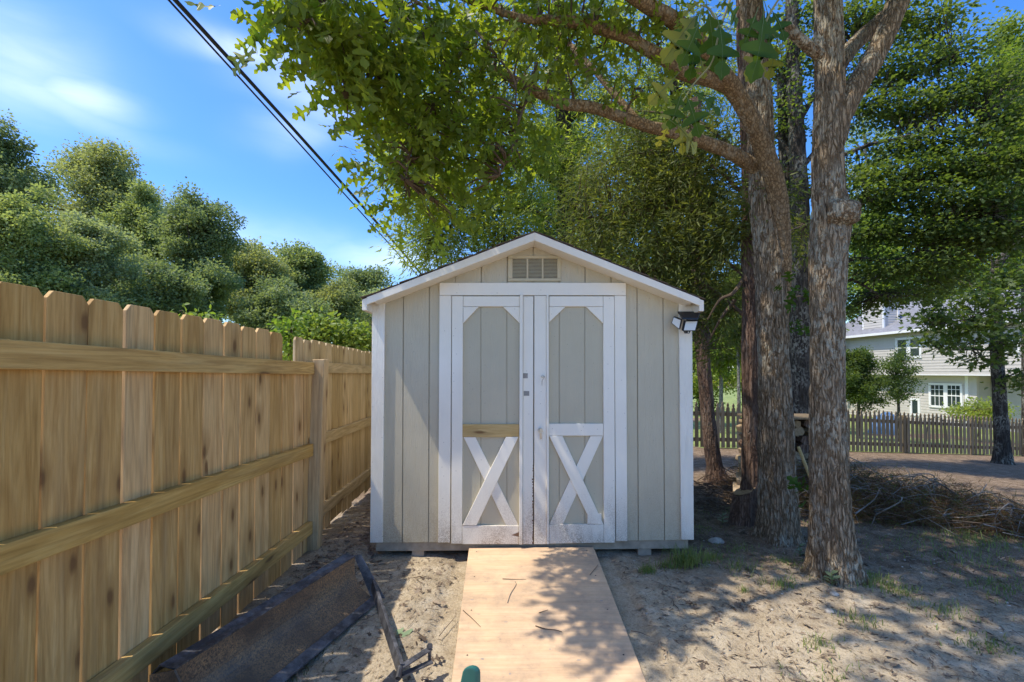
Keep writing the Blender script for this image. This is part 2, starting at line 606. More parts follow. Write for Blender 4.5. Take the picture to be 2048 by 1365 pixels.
M_TWIG = mat_simple('grey_twig', (.19, .17, .145), .9, var=.35, nscale=12)
M_BTWIG = mat_simple('brown_twig', (.12, .08, .05), .9, var=.3, nscale=12)
M_LITTER = mat_leaf('dry_litter', (.07, .045, .03), (.42, .32, .22), .1, (1, 1, 1), rough=.9, clump=3)
M_GRASS = mat_leaf('grass_blade', (.09, .16, .03), (.27, .30, .10), .3, (1.6, 1.6, .8), rough=.6, clump=2)

# ------------------------------------------------------------------ leaves
def tmpl_half(outline, fold=.25, curl=.25):
    """leaf of length 1 along +x from half an outline (x, y), symmetric; quads between midrib and rim"""
    v, f = [], []
    n = len(outline)
    for s in (1, -1):
        b = len(v)
        for x, y in outline:
            v.append((x, 0, -curl * x * x)); v.append((x, s * y, fold * y - curl * x * x))
        for i in range(n - 1):
            q = (b + 2 * i, b + 2 * i + 2, b + 2 * i + 3, b + 2 * i + 1)
            f.append(q if s < 0 else q[::-1])
    return np.array(v, float), np.array(f, int)


T_OAK = tmpl_half([(0, .008), (.14, .010), (.20, .04), (.27, .10), (.33, .25), (.38, .26), (.40, .07), (.50, .07), (.54, .20), (.62, .40), (.69, .42), (.685, .13), (.76, .08), (.84, .20), (.92, .19), (.95, .09), (1, .02)], .08, .32)
T_OAK[0][:, 1] *= .8
T_OAKS = tmpl_half([(0, .01), (.15, .02), (.34, .26), (.42, .10), (.66, .40), (.74, .14), (.9, .18), (1, .02)], .22, .25)
T_OVATE = tmpl_half([(0, .02), (.4, .30), (.75, .2), (1, .02)], .2, .2)
T_LANCE = (np.array([(0, 0, 0), (.45, .10, .02), (1, 0, -.12), (.45, -.10, .02)], float), np.array([(0, 1, 2, 3)]))
T_CARD = (np.array([(0, 0, 0), (.5, .36, .08), (1, 0, -.1), (.5, -.36, .08)], float), np.array([(0, 1, 2, 3)]))
T_NEEDLE = (np.array([(0, -.03, 0), (0, .03, 0), (1, .008, -.08), (1, -.008, -.08)], float), np.array([(0, 1, 2, 3)]))
T_SPRAY = (np.array([(0, -.03, 0), (.35, .10, 0), (1, 0, -.1), (.45, -.08, 0)], float), np.array([(0, 1, 2, 3)]))
T_MAPLE = tmpl_half([(0, .02), (.12, .10), (.25, .42), (.36, .18), (.55, .50), (.62, .16), (.85, .14), (1, .01)], .15, .15)


def unit(a):
    return a / np.maximum(np.linalg.norm(a, axis=1, keepdims=True), 1e-9)


def leaf_mesh(name, P, A, Nr, S, tm):
    X = unit(A)
    Y = unit(np.cross(Nr, X))
    Z = np.cross(X, Y)
    tv, tf = tm
    S = S[:, None, None]
    V = P[:, None, :] + S * (tv[None, :, 0:1] * X[:, None, :] + tv[None, :, 1:2] * Y[:, None, :] + tv[None, :, 2:3] * Z[:, None, :])
    n, k = len(P), len(tv)
    Fc = (tf[None] + (np.arange(n) * k)[:, None, None]).reshape(-1, tf.shape[1])
    return np_mesh(name, V.reshape(-1, 3), Fc)


def clusters_to_leaves(Cn, m, spread, size, droop=.4, up=.8, flat=.7, tilt=.7):
    n = len(Cn)
    off = rng.normal(size=(n, m, 3)) * np.array([1, 1, flat])
    off *= np.minimum(1, 2.0 / np.maximum(np.linalg.norm(off, axis=2, keepdims=True), 1e-6))
    P = Cn[:, None, :] + off * spread
    A = off + rng.normal(size=off.shape) * .6 + np.array([0, 0, -droop])
    Nr = rng.normal(size=off.shape) * tilt + np.array([0, 0, up])
    S = size * rng.uniform(.65, 1.25, size=(n, m))
    return P.reshape(-1, 3), A.reshape(-1, 3), Nr.reshape(-1, 3), S.reshape(-1)


def blob(c, r, n, shell=.55, lump=.35, seed=None):
    """n cluster points in a lumpy ellipsoid, gathered towards its surface"""
    d = unit(rng.normal(size=(n, 3)))
    s = rng.uniform(0, 99)
    lf = np.array([1 + lump * 1.6 * mnoise.noise(Vector((x * 1.9 + s, y * 1.9, z * 1.9))) for x, y, z in d])
    rad = (shell + (1 - shell) * rng.uniform(0, 1, n) ** .6) * lf
    return np.array(c) + d * rad[:, None] * np.array(r)


def keep_sky(P):
    """nothing grows through the shed or its roof"""
    lx = P[:, 0] - SO[0]; ly = P[:, 1] - SO[1]
    inside = (np.abs(lx) < 1.45) & (ly > -.35) & (ly < 2.75) & (P[:, 2] < 2.62 - .33 * np.abs(lx))
    return ~inside


def keep_lit(P):
    """places that stay in the sun (ground left of the ramp, left half of the ramp)"""
    gx = P[:, 0] + P[:, 2] * KX
    gy = P[:, 1] + P[:, 2] * KY
    edge = .02 + .10 * np.sin(gy * 7.0) + .05 * np.sin(gy * 19.0)
    bad = (gx > -1.0) & (gx < edge + .05) & (gy > 1.2) & (gy < 3.45)
    bad |= (gx > -1.0) & (gx < .28 + .1 * np.sin(gy * 9)) & (gy > 1.2) & (gy < 2.35)
    return ~bad


SO = (0.1285, 3.44)

# ------------------------------------------------------------------ trunks with real bark relief
def trunk(name, pts, rads, mat, parent, seg=48, n=120, relief=.012, flare=0.0, freq=9.0, zfreq=.16, seed=0.0, lobes=5):
    c = catmull(pts, n)
    kk = np.linspace(0, len(rads) - 1, n)
    r = np.interp(kk, np.arange(len(rads)), rads)
    tang = np.gradient(c, axis=0)
    tang = unit(tang)
    s = np.concatenate([[0], np.cumsum(np.linalg.norm(np.diff(c, axis=0), axis=1))])
    a = None
    V = np.zeros((n, seg, 3))
    for i in range(n):
        d = Vector(tang[i])
        if a is None:
            a = d.cross(Vector((0, 1, 0)) if abs(d.y) < .9 else Vector((1, 0, 0))).normalized()
        else:
            a = (a - d * a.dot(d)).normalized()
        b = d.cross(a)
        fl = flare * math.exp(-s[i] / .16)
        for j in range(seg):
            t = 2 * math.pi * j / seg
            ct, st_ = math.cos(t), math.sin(t)
            rr = r[i] * (1 + fl * (1 + .55 * math.sin(lobes * t + seed)))
            q = Vector((ct * rr * freq * 3.2, st_ * rr * freq * 3.2, s[i] * freq * zfreq * 2.4 + seed))
            w = mnoise.noise(Vector((q.x * .5, q.y * .5, q.z * 1.2 + 9)))
            vd = mnoise.voronoi(Vector((q.x * .85 + w * .8, q.y * .85 + w * .8, q.z * .5 + w * .5)))[0]
            h2 = mnoise.noise(Vector((q.x * 2.3 + w, q.y * 2.3 + w, q.z * 2.6 + 5)))
            rel = min(1.0, (vd[1] - vd[0]) * 2.2) * 1.1 - 1.1 + h2 * .35
            big = mnoise.noise(Vector((ct * 1.2, st_ * 1.2, s[i] * 1.4 + seed)))
            rr = rr * (1 + .07 * big) + relief * rel * min(1, r[i] / .06)
            V[i, j] = c[i] + np.array(a * ct + b * st_) * rr
    idx = np.arange(n * seg).reshape(n, seg)
    Fc = np.stack([idx[:-1], np.roll(idx, -1, 1)[:-1], np.roll(idx, -1, 1)[1:], idx[1:]], axis=-1).reshape(-1, 4)
    me = np_mesh(name, V.reshape(-1, 3), Fc)
    return link(name, me, mat, parent, smooth=True)


def px_path(rows, Y0, Y1=None):
    """rows of (px, py, width_px); returns points and radii"""
    pts, rad = [], []
    n = len(rows)
    for i, row in enumerate(rows):
        Y = Y0 if Y1 is None else Y0 + (Y1 - Y0) * i / (n - 1)
        if len(row) > 3: Y = row[3]
        p = at(row[0], row[1], Y)
        pts.append(tuple(p)); rad.append(row[2] / 2 / F * Y)
    return pts, rad


def twigs(mb, Cn, limbs, r=.004, sag=.1, frac=1.0):
    """thin twigs from each cluster to the nearest limb point"""
    L = np.concatenate(limbs)
    for c in Cn:
        if random.random() > frac: continue
        d = np.linalg.norm(L - c, axis=1) + np.maximum(0, (L[:, 2] - c[2])) * .3
        q = L[int(np.argmin(d))]
        m1 = q * .6 + c * .4 + rng.normal(size=3) * .05 * np.linalg.norm(c - q) + np.array([0, 0, sag * .5])
        m2 = q * .25 + c * .75 + rng.normal(size=3) * .05 * np.linalg.norm(c - q) + np.array([0, 0, sag * .4])
        mb.tube([q, m1, m2, c], r * 2.2, r * .6, 4, caps=False)

# ================================================================== GROUND
def axis_vals(lo, a, b, hi, step, coarse):
    left, x, s = [], a, step
    while x > lo:
        s = min(s * coarse, 25); x -= s; left.append(x)
    right, x, s = [], b, step
    while x < hi:
        s = min(s * coarse, 25); x += s; right.append(x)
    return np.array(left[::-1] + list(np.arange(a, b + step / 2, step)) + right)


def ground_sheet():
    xs = axis_vals(-260, -2.0, 4.6, 260, .026, 1.25)
    ys = axis_vals(-120, 1.1, 6.6, 320, .026, 1.22)
    V = np.zeros((len(ys), len(xs), 3))
    for j, y in enumerate(ys):
        for i, x in enumerate(xs):
            z = zg(x, y)
            if -3 < x < 9 and 0 < y < 9.5:
                w = min(1, (9.5 - y) / 2) * min(1, (9 - x) / 2)
                z += w * .030 * mnoise.noise(Vector((x * 1.3, y * 1.3, 0)))
                if -2.1 < x < 4.8 and 1 < y < 6.8:
                    z += .014 * mnoise.noise(Vector((x * 7, y * 7, 3))) + .008 * mnoise.noise(Vector((x * 23, y * 23, 5)))
                    # keep it under the ramp and the shed
                    if -.45 < x < .75 and y < 3.5: z -= .02
            V[j, i] = (x, y, z)
    idx = np.arange(len(ys) * len(xs)).reshape(len(ys), len(xs))
    Fc = np.stack([idx[:-1, :-1], idx[:-1, 1:], idx[1:, 1:], idx[1:, :-1]], -1).reshape(-1, 4)
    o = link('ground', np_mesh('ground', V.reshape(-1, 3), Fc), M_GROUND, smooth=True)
    tag(o, kind='structure')


ground_sheet()

# picket fence line and the lawn behind it
PA, PD = Vector((4.8, 10.7, 0)), Vector((7.1, 1.7, 0)).normalized()


def lawn_sheet():
    mb = MB()
    n = Vector((-PD.y, PD.x, 0))
    ss = np.linspace(-30, 60, 46)
    ts = [.08, .6, 1.5, 3, 5, 8, 12, 17, 23, 30, 45, 70]
    vs = []
    for t in ts:
        for s in ss:
            p = PA + PD * float(s) + n * t
            vs.append((p.x, p.y, zg(p.x, p.y) + .012))
    k = len(ss)
    mb.add(vs, [(j * k + i, j * k + i + 1, (j + 1) * k + i + 1, (j + 1) * k + i) for j in range(len(ts) - 1) for i in range(k - 1)])
    tag(mb.build('lawn', M_LAWN, smooth=True), kind='structure')


lawn_sheet()

# ================================================================== SHED
ROT = R(1.3)
EX = Vector((math.cos(ROT), math.sin(ROT), 0))
EY = Vector((-math.sin(ROT), math.cos(ROT), 0))
SORG = Vector((SO[0], SO[1], 0))


def W(lx, ly, lz):
    return SORG + EX * lx + EY * ly + Vector((0, 0, lz))


def FP(px, py, d=0.0):
    """pixel -> (lx, lz) on the plane d metres in front of the shed's front wall"""
    r = ray(px, py)
    o = Vector((0, 0, H))
    p0 = SORG - EY * d
    t = (p0 - o).dot(EY) / r.dot(EY)
    p = o + r * t
    return (p - SORG).dot(EX), p.z


def fpoly(mb, pix, d0, d1, mi=0):
    q = [FP(x, y, d1) for x, y in pix]
    mb.prism([W(a, -d0, b) for a, b in q], [W(a, -d1, b) for a, b in q], mi)


def front_part(name, pix, d0, d1, mat, parent, bevel=.0025):
    mb = MB(); fpoly(mb, pix, d0, d1)
    return mb.build(name, mat, parent, bevel=bevel)


def quad(x0, y0, x1, y1):
    return [(x0, y1), (x1, y1), (x1, y0), (x0, y0)]


shed = thing('garden_shed', 'small beige garden shed with white trim, gable roof and double doors crossed by X braces', 'shed', (SO[0], SO[1], 0))
DEPTH = 2.44
xl = FP(742, 900)[0]; xr = FP(1386, 900)[0]
zb = FP(1064, 1083)[1]
xp, zp = FP(1069, 466, .15)
zl = FP(735, 597.5, .15); zr = FP(1397, 595, .15)
mroof = .5 * ((zp - zl[1]) / (xp - zl[0]) + (zp - zr[1]) / (zr[0] - xp))


def roof_z(x):
    return zp - mroof * abs(x - xp)


# --- walls: front siding with real grooves
mb = MB()
gx = sorted([FP(1066.5 + 52 * i, 700)[0] for i in range(-7, 8)])
gx = [g for g in gx if xl + .03 < g < xr - .03]
edges = [xl] + gx + [xr]
for i in range(len(edges) - 1):
    a = edges[i] + (.004 if i else 0)
    b = edges[i + 1] - (.004 if i < len(edges) - 2 else 0)
    xs = [a] + ([xp] if a < xp < b else []) + [b]
    top = [(x, roof_z(x) - .05) for x in xs]
    poly = [(a, zb), (b, zb)] + top[::-1]
    mb.prism([W(x, .012, z) for x, z in poly], [W(x, 0, z) for x, z in poly])
poly = [(xl, zb), (xr, zb), (xr, roof_z(xr) - .05), (xp, zp - .05), (xl, roof_z(xl) - .05)]
mb.prism([W(x, .04, z) for x, z in poly], [W(x, .0125, z) for x, z in poly])
mb.build('front_wall', M_SIDE, shed)
mb = MB()
for (a, b) in (((xl, .041), (xl + .03, DEPTH)), ((xr - .03, .041), (xr, DEPTH))):
    zt = roof_z(a[0] if a[0] < 0 else b[0]) - .04
    mb.box8([W(a[0], a[1], zb), W(b[0], a[1], zb), W(b[0], b[1], zb), W(a[0], b[1], zb), W(a[0], a[1], zt), W(b[0], a[1], zt), W(b[0], b[1], zt), W(a[0], b[1], zt)])
mb.build('side_wall', M_SIDE, shed)
mb = MB()
poly = [(xl + .031, zb), (xr - .031, zb), (xr - .031, roof_z(xr) - .04), (xp, zp - .04), (xl + .031, roof_z(xl) - .04)]
mb.prism([W(x, DEPTH - .002, z) for x, z in poly], [W(x, DEPTH - .04, z) for x, z in poly])
mb.build('rear_wall', M_SIDE, shed)

# --- floor frame and blocks
mb = MB()
z0 = FP(1064, 1100, -.02)[1]


def lbox(mb, x0, x1, y0, y1, z0_, z1_):
    mb.box8([W(x0, y0, z0_), W(x1, y0, z0_), W(x1, y1, z0_), W(x0, y1, z0_), W(x0, y0, z1_), W(x1, y0, z1_), W(x1, y1, z1_), W(x0, y1, z1_)])


lbox(mb, xl + .035, xr - .035, .015, DEPTH - .05, z0, zb - .001)
mb.build('floor_frame', M_SKID, shed, bevel=.004)
for (a, b) in ((823, 848), (1276, 1303)):
    mb = MB()
    lbox(mb, FP(a, 1110, -.03)[0], FP(b, 1110, -.03)[0], .03, DEPTH - .1, -.06, z0 - .001)
    mb.build('support_block', M_SKID, shed, bevel=.005)

# --- corner boards
front_part('corner_board', [(740, 1086), (765, 1086), (770, 590), (745, 590)], .001, .02, M_CORNER, shed)
front_part('corner_board', [(1363, 1080), (1388, 1080), (1384, 590), (1358, 590)], .001, .02, M_CORNER, shed)

# --- door frame
fr = thing('door_frame', None, None, shed.location - shed.location); fr.parent = shed
front_part('header', quad(879, 566, 1252, 591), .001, .024, M_WHITE, fr)
front_part('side_casing', [(876, 1086), (900, 1086), (903, 591.6), (879, 591.6)], .001, .022, M_WHITE, fr)
front_part('side_casing', [(1232, 1083), (1255, 1083), (1252, 591.6), (1229, 591.6)], .001, .022, M_WHITE, fr)


def door(left):
    d = thing('door', None, None, (0, 0, 0)); d.parent = shed
    base, t = .006, .030
    X = (lambda a, b: (a, b))
    # siding panel of the leaf with its own grooves
    mb = MB()
    x0, x1 = (904, 1066) if left else (1069, 1229)
    gs = [g for g in (961.7, 1013.6, 1118.5, 1169.5) if x0 + 20 < g < x1 - 20]
    es = [x0] + gs + [x1]
    for i in range(len(es) - 1):
        a = es[i] + (1 if i else 0); b = es[i + 1] - (1 if i < len(es) - 2 else 0)
        fpoly(mb, quad(a, 596, b, 1086), .006, .012)
    fpoly(mb, quad(x0, 596, x1, 1086), .001, .0055)
    mb.build('panel', M_PANEL, d)
    p = lambda nme, pix, d1=t, m=M_WHITE: front_part(nme, pix, .0125, d1, m, d)
    if left:
        p('stile', [(902.5, 1088), (924, 1088), (926, 592.5), (904, 592.5)])
        p('top_rail', quad(926.6, 593, 1039.5, 613.4))
        p('bottom_rail', [(924.6, 1089), (1037.5, 1089), (1037.5, 1052), (924.6, 1052)])
        p('middle_rail', [(924.6, 874), (1038, 874), (1038, 849), (924.8, 849)], t + .001, M_TAN)['label'] = 'bare unpainted pine middle rail'
        p('stile', [(1045.5, 1089), (1066, 1089), (1066.8, 593), (1046.5, 593)], .022)
        p('edge_strip', [(1038.2, 1090), (1045, 1090), (1046, 589), (1039.7, 589)], .044)
        p('corner_gusset', [(926.6, 614), (957.5, 614), (926.6, 647)][::-1])
        p('corner_gusset', [(1006, 614), (1039.5, 614), (1039.5, 647)][::-1])
        p('brace', [(1012, 1051.5), (1037, 1051.5), (951, 874.6), (927, 874.6)], .024)
        p('brace', [(925, 1051.4), (953, 1051.4), (1037, 874.6), (1012, 874.6)], .033)
        p('scar', [(1040, 1075), (1038, 1064), (1021, 1071)], .0305, M_BARE_AND_SHADE)
        mb = MB(); rr = random.Random(3)
        for y in np.arange(930, 1085, 5.5):
            w = rr.uniform(.3, 2.6)
            fpoly(mb, quad(1066.6 - w, y, 1066.9, y + rr.uniform(2, 5)), .02, .0228)
        mb.build('peeled_edge', M_BARE_AND_SHADE, d)
    else:
        p('stile', [(1208, 1086), (1230.5, 1086), (1228.4, 593), (1206.6, 593)])
        p('top_rail', quad(1098.5, 593, 1206, 613.4))
        p('bottom_rail', [(1098.5, 1088), (1207.5, 1086), (1207.5, 1049), (1098.5, 1050)])
        p('middle_rail', quad(1097.8, 848, 1206.6, 872))
        p('stile', [(1068.4, 1089), (1093, 1089), (1092.6, 592), (1068.8, 592)], .026)
        p('edge_strip', [(1093.4, 1089), (1098, 1089), (1097.5, 590), (1093, 590)], .038)
        p('corner_gusset', [(1098.5, 614), (1131, 614), (1098.5, 645)][::-1])
        p('corner_gusset', [(1172, 614), (1206, 614), (1206, 647)][::-1])
        p('brace', [(1098.6, 1049.4), (1126, 1049.4), (1206, 872.6), (1181, 872.6)], .024)
        p('brace', [(1184, 1049), (1207, 1049), (1125, 872.6), (1098.6, 872.6)], .033)
        p('mending_plate', quad(1175, 1028, 1203, 1048.5), .0345, M_WHITE)
    return d


dl, dr = door(True), door(False)
# unpainted squares where a hasp was screwed on
mb = MB()
fpoly(mb, quad(1045, 747, 1055.5, 757), .0222, .0236)
fpoly(mb, quad(1047.5, 782.5, 1058.5, 792), .0222, .0236)
mb.build('hasp_mark', M_PATCH, dl)
# upper hook and the T handle lock with its key plate
def knob(px, py, r, dr_, key):
    mb = MB()
    lx, lz = FP(px, py, .03)
    for rr, y0, y1 in ((r, .026, .032), (r * .75, .032, .042), (r * .55, .042, .05)):
        n = 18
        a = [W(lx + rr * math.cos(2 * math.pi * i / n), -y0, lz + rr * math.sin(2 * math.pi * i / n)) for i in range(n)]
        b = [W(lx + rr * math.cos(2 * math.pi * i / n), -y1, lz + rr * math.sin(2 * math.pi * i / n)) for i in range(n)]
        mb.prism(a, b)
    if key:
        mb.beam(W(lx, -.055, lz + .016), W(lx, -.055, lz - .012), .012, .01, EY)
        mb.beam(W(lx + .002, -.045, lz - .02), W(lx + .004, -.040, lz - .065), .014, .003, EY)
    else:
        mb.tube([W(lx + .002, -.05, lz + .004), W(lx + .012, -.055, lz - .002), W(lx + .010, -.05, lz - .014), W(lx - .004, -.05, lz - .03), W(lx - .004, -.04, lz - .07)], .0035, .002, 6)
    mb.build('handle_lock' if key else 'hook', M_GREYMETAL, dr_, smooth=False)


knob(1080.5, 861, .019, dr, True)
knob(1085, 753, .011, dr, False)

# --- gable vent
vt = thing('gable_vent', None, None, (0, 0, 0)); vt.parent = shed
mb = MB()
fpoly(mb, quad(1016, 511.5, 1122, 517), .001, .012)
fpoly(mb, quad(1016, 557, 1122, 562.5), .001, .012)
for a, b in ((1016, 1025), (1053, 1056.8), (1083.6, 1087.2), (1114.6, 1122)):
    fpoly(mb, quad(a, 517.2, b, 556.8), .001, .012)
mb.build('frame', M_GABLE, vt, bevel=.002)
mb = MB()
for a, b in ((1025.2, 1052.8), (1057, 1083.4), (1087.4, 1114.4)):
    for i in range(14):
        y = 518 + i * 2.8
        (xa, za), (xb, zb_) = FP(a, y, .006), FP(b, y, .006)
        mb.box8([W(xa, -.002, za + .003), W(xb, -.002, za + .003), W(xb, -.0095, za - .004), W(xa, -.0095, za - .004), W(xa, -.002, za + .0045), W(xb, -.002, za + .0045), W(xb, -.0095, za - .0025), W(xa, -.0095, za - .0025)])
mb.build('louvre', M_GABLE, vt)
mb = MB()
for a, b in ((1025.2, 1052.8), (1057, 1083.4), (1087.4, 1114.4)):
    fpoly(mb, quad(a, 517.2, b, 556.8), .0003, .0012)
mb.build('screen', mat_simple('vent_screen', (.14, .125, .10), .9, var=.5, nscale=25), vt)

# --- roof
roof = thing('roof', None, None, (0, 0, 0)); roof.parent = shed
OV, FH, ST = .15, .056, .018
xe = (zl[0], zr[0])
for s, xend in ((-1, zl[0]), (1, zr[0])):
    ze = roof_z(xend)
    # shingles (thin courses with an uneven edge) on a deck
    mb = MB()
    nC = 9
    xo = xend + s * .037
    for i in range(nC):
        a = xp + (xo - xp) * i / nC
        b = xp + (xo - xp) * (i + 1) / nC + s * .006
        za, zb2 = roof_z(a) + .006, roof_z(b) + .016
        fy = -OV - .022 + random.uniform(-.006, .006)
        p = [W(a, fy, za), W(b, fy, zb2 - .001), W(b, DEPTH + .12, zb2), W(a, DEPTH + .12, za)]
        mb.prism([q - Vector((0, 0, .007)) for q in p], p)
    mb.build('shingles', M_SHINGLE, roof)
    mb = MB()
    p = [W(xp, -OV + .001, zp - .001), W(xend, -OV + .001, ze - .001), W(xend, DEPTH + .1, ze - .001), W(xp, DEPTH + .1, zp - .001)]
    mb.prism([q - Vector((0, 0, .016)) for q in p], p)
    mb.build('deck', M_SKID, roof)
    # rake fascia
    mb = MB()
    pf = [(xp, zp - .002), (xend, ze - .002), (xend, ze - FH), (xp, zp - FH - .006)]
    mb.prism([W(x, -OV + .0, z) for x, z in pf], [W(x, -OV - .02, z) for x, z in pf])
    mb.build('rake_board', M_RAKE, roof, bevel=.003)
    # soffit
    mb = MB()
    pf = [(xp, zp - FH - .006), (xend - s * .05, roof_z(xend - s * .05) - FH), (xend - s * .05, roof_z(xend - s * .05) - FH + .014), (xp, zp - FH + .008)]
    mb.prism([W(x, -.0005, z) for x, z in pf], [W(x, -OV + .0005, z) for x, z in pf])
    mb.build('soffit', M_RAKE, roof)
    # eave board running back along the side, its end showing past the rake
    mb = MB()
    xo2 = xend + s * .001
    lo = ze - .095
    zz = [(xo2, lo), (xo2 + s * .034, lo), (xo2 + s * .034, ze - .018), (xo2, ze - .004)]
    mb.prism([W(x, -OV - .012, z) for x, z in zz], [W(x, DEPTH + .09, z) for x, z in zz])
    mb.build('eave_board', M_RAKE, roof, bevel=.003)

# ================================================================== FLOOD LIGHT on the shed corner
fl = thing('flood_light', 'black solar flood light with two white lamp heads under the right eave of the shed', 'light', W(1.2, -.06, 1.7))


def zq(x, y, d):            # zoomed crop pixel -> world at distance d in front of the wall
    lx, lz = FP(1280 + x * .10256, 560 + y * .10256, d)
    return W(lx, -d, lz)


def slab(name, pts, back, mat, parent, bevel=.002):
    a = [Vector(p) for p in pts]
    mb = MB(); mb.prism([p + Vector(back) for p in a], a)
    return mb.build(name, mat, parent, bevel=bevel)


slab('solar_panel', [zq(735, 650, .06), zq(830, 775, .15), zq(1130, 785, .15), zq(1180, 650, .06)], (0, .004, .014), M_BLACK, fl)
slab('bracket', [zq(900, 790, .021), zq(900, 690, .021), zq(1020, 690, .021), zq(1020, 790, .021)], (0, -.05, 0), M_BLACK, fl)
M_LENS = mat_simple('lamp_lens', (.72, .70, .62), .35, var=.05, bump=.02)
for pts, ds, bk in (([(610, 845), (650, 720), (808, 782), (768, 975)], (.06, .055, .09, .10), (.02, .03, .01)),
                    ([(835, 1000), (880, 800), (1140, 795), (1085, 1000)], (.13, .11, .11, .13), (0, .03, .008))):
    w = [zq(x, y, d) for (x, y), d in zip(pts, ds)]
    hd = slab('lamp_head', w, bk, M_BLACK, fl, .003)
    cen = sum(w, Vector()) / 4
    nrm = (w[1] - w[0]).cross(w[3] - w[0]).normalized()
    if nrm.y > 0: nrm = -nrm
    lw = [cen + (p - cen) * .86 + nrm * .0015 for p in w]
    slab('lens', lw, tuple(-nrm * .003), M_LENS, hd, .001)
sen = slab('sensor', [zq(880, 1000, .11), zq(905, 1048, .11), zq(965, 1048, .11), zq(990, 1000, .11)], (0, .04, .004), M_BLACK, fl)
mb = MB(); mb.tube([zq(943, 1022, .111), zq(943, 1024, .118)], .005, .0035, 10)
mb.build('sensor_lens', M_LENS, sen)

# ================================================================== BOARD FENCE
RX, BX = -1.50, -1.54


def dog_board(mb, y0, y1, zb_, zt, xin, th, cut=.026, xs=(0, 0), lean=0.0):
    """dog eared board in a plane x = const (xs shears x along the board, lean tips it)"""
    pts = [(y0, zb_), (y1, zb_), (y1, zt - cut), (y1 - cut * .8, zt), (y0 + cut * .8, zt), (y0, zt - cut)]
    if cut <= 0: pts = [(y0, zb_), (y1, zb_), (y1, zt), (y0, zt)]
    xa = lambda y: xin + xs[0] + (xs[1] - xs[0]) * (y - y0) / (y1 - y0)
    P0 = [(xa(y), y + lean * (z - 0.8), z) for y, z in pts]
    P1 = [(x - th, y, z) for x, y, z in P0]
    mb.prism(P0, P1)


fence = thing('board_fence', 'honey brown dog eared board fence on the near left with three rails', 'fence', (RX, 1.2, 0))
rr = random.Random(11)
pitch = .1535
y = 1.488 - pitch * 14
bi = 0
gaps = {14: .007, 15: .009, 16: .014, 17: .006, 18: .012, 19: .006, 20: .012, 21: .009, 22: .008, 23: .006}
while y < 3.36:
    g = gaps.get(bi, rr.uniform(.006, .012))
    mb = MB()
    short = y > 3.02
    zt = 1.45 if short else 1.655 - .010 * (y - 1.4) + rr.uniform(-.006, .006)
    dog_board(mb, y + g / 2, min(y + pitch - g / 2, 3.40), .03 + rr.uniform(-.02, .03), zt, BX, .017, 0 if short else .026, (rr.uniform(-.004, 0), rr.uniform(-.004, 0)), rr.uniform(-.004, .004))
    mb.build('board', M_BOARD, fence, bevel=.002)
    y += pitch; bi += 1
for za, zb2 in ((1.478, 1.452), (.875, .852), (.262, .274)):
    mb = MB()
    n = 14
    ys = np.linspace(-.75, 3.40, n)
    pr = []
    for i, yy in enumerate(ys):
        zz = za + (zb2 - za) * (yy - 1.3) / 2.05 + .004 * mnoise.noise(Vector((yy, za * 9, 0)))
        xw = RX + .003 * mnoise.noise(Vector((yy * .8, za * 5, 4)))
        pr.append([(xw, yy, zz), (xw, yy, zz - .089), (BX + .001, yy, zz - .089), (BX + .001, yy, zz)])
    vs = [p for q in pr for p in q]
    fs = [(0, 1, 2, 3), tuple(4 * (n - 1) + k for k in (3, 2, 1, 0))]
    for i in range(n - 1):
        for k in range(4):
            fs.append((4 * i + k, 4 * i + (k + 1) % 4, 4 * i + 4 + (k + 1) % 4, 4 * i + 4 + k))
    mb.add(vs, fs)
    mb.build('rail', M_RAIL, fence, bevel=.003)


def post(cx, cy, lean, h, parent):
    mb = MB()
    s = .045
    b = [(cx - s - lean, cy - s, -.1), (cx + s - lean, cy - s, -.1), (cx + s - lean, cy + s, -.1), (cx - s - lean, cy + s, -.1)]
    t = [(cx - s, cy - s, h), (cx + s, cy - s, h), (cx + s, cy + s, h), (cx - s, cy + s, h - .004)]
    mb.box8(b + t)
    return mb.build('post', M_POST, parent, bevel=.006)


post(-1.475, 3.455, .045, 1.478, fence)
post(-1.585, .98, .0, 1.45, fence)

fence2 = thing('board_fence', 'paler board fence running on behind the shed, past the leaning post', 'fence', (-1.6, 4.2, 0))
DX = -.0505
y = 3.30
while y < 8.4:
    g = rr.uniform(.005, .010)
    x0 = -1.598 + DX * (y - 3.31); x1 = x0 + DX * pitch
    mb = MB()
    dog_board(mb, y + g / 2, y + pitch - g / 2, .03 + rr.uniform(-.02, .03), 1.637 - .009 * (y - 3.3) + rr.uniform(-.007, .007), 0, .017, .026, (x0, x1))
    mb.build('board', M_FAR_BOARD, fence2, bevel=.002)
    y += pitch
for z in (1.465, .872, .285):
    mb = MB()
    ya, yb = 3.505, 8.4
    a, b = -1.598 + DX * (ya - 3.31) + .021, -1.598 + DX * (yb - 3.31) + .021
    mb.beam((a, ya, z - .045), (b, yb, z - .07), .038, .089)
    mb.build('rail', M_FAR_RAIL, fence2, bevel=.003)
post(-1.70, 5.95, 0, 1.46, fence2)

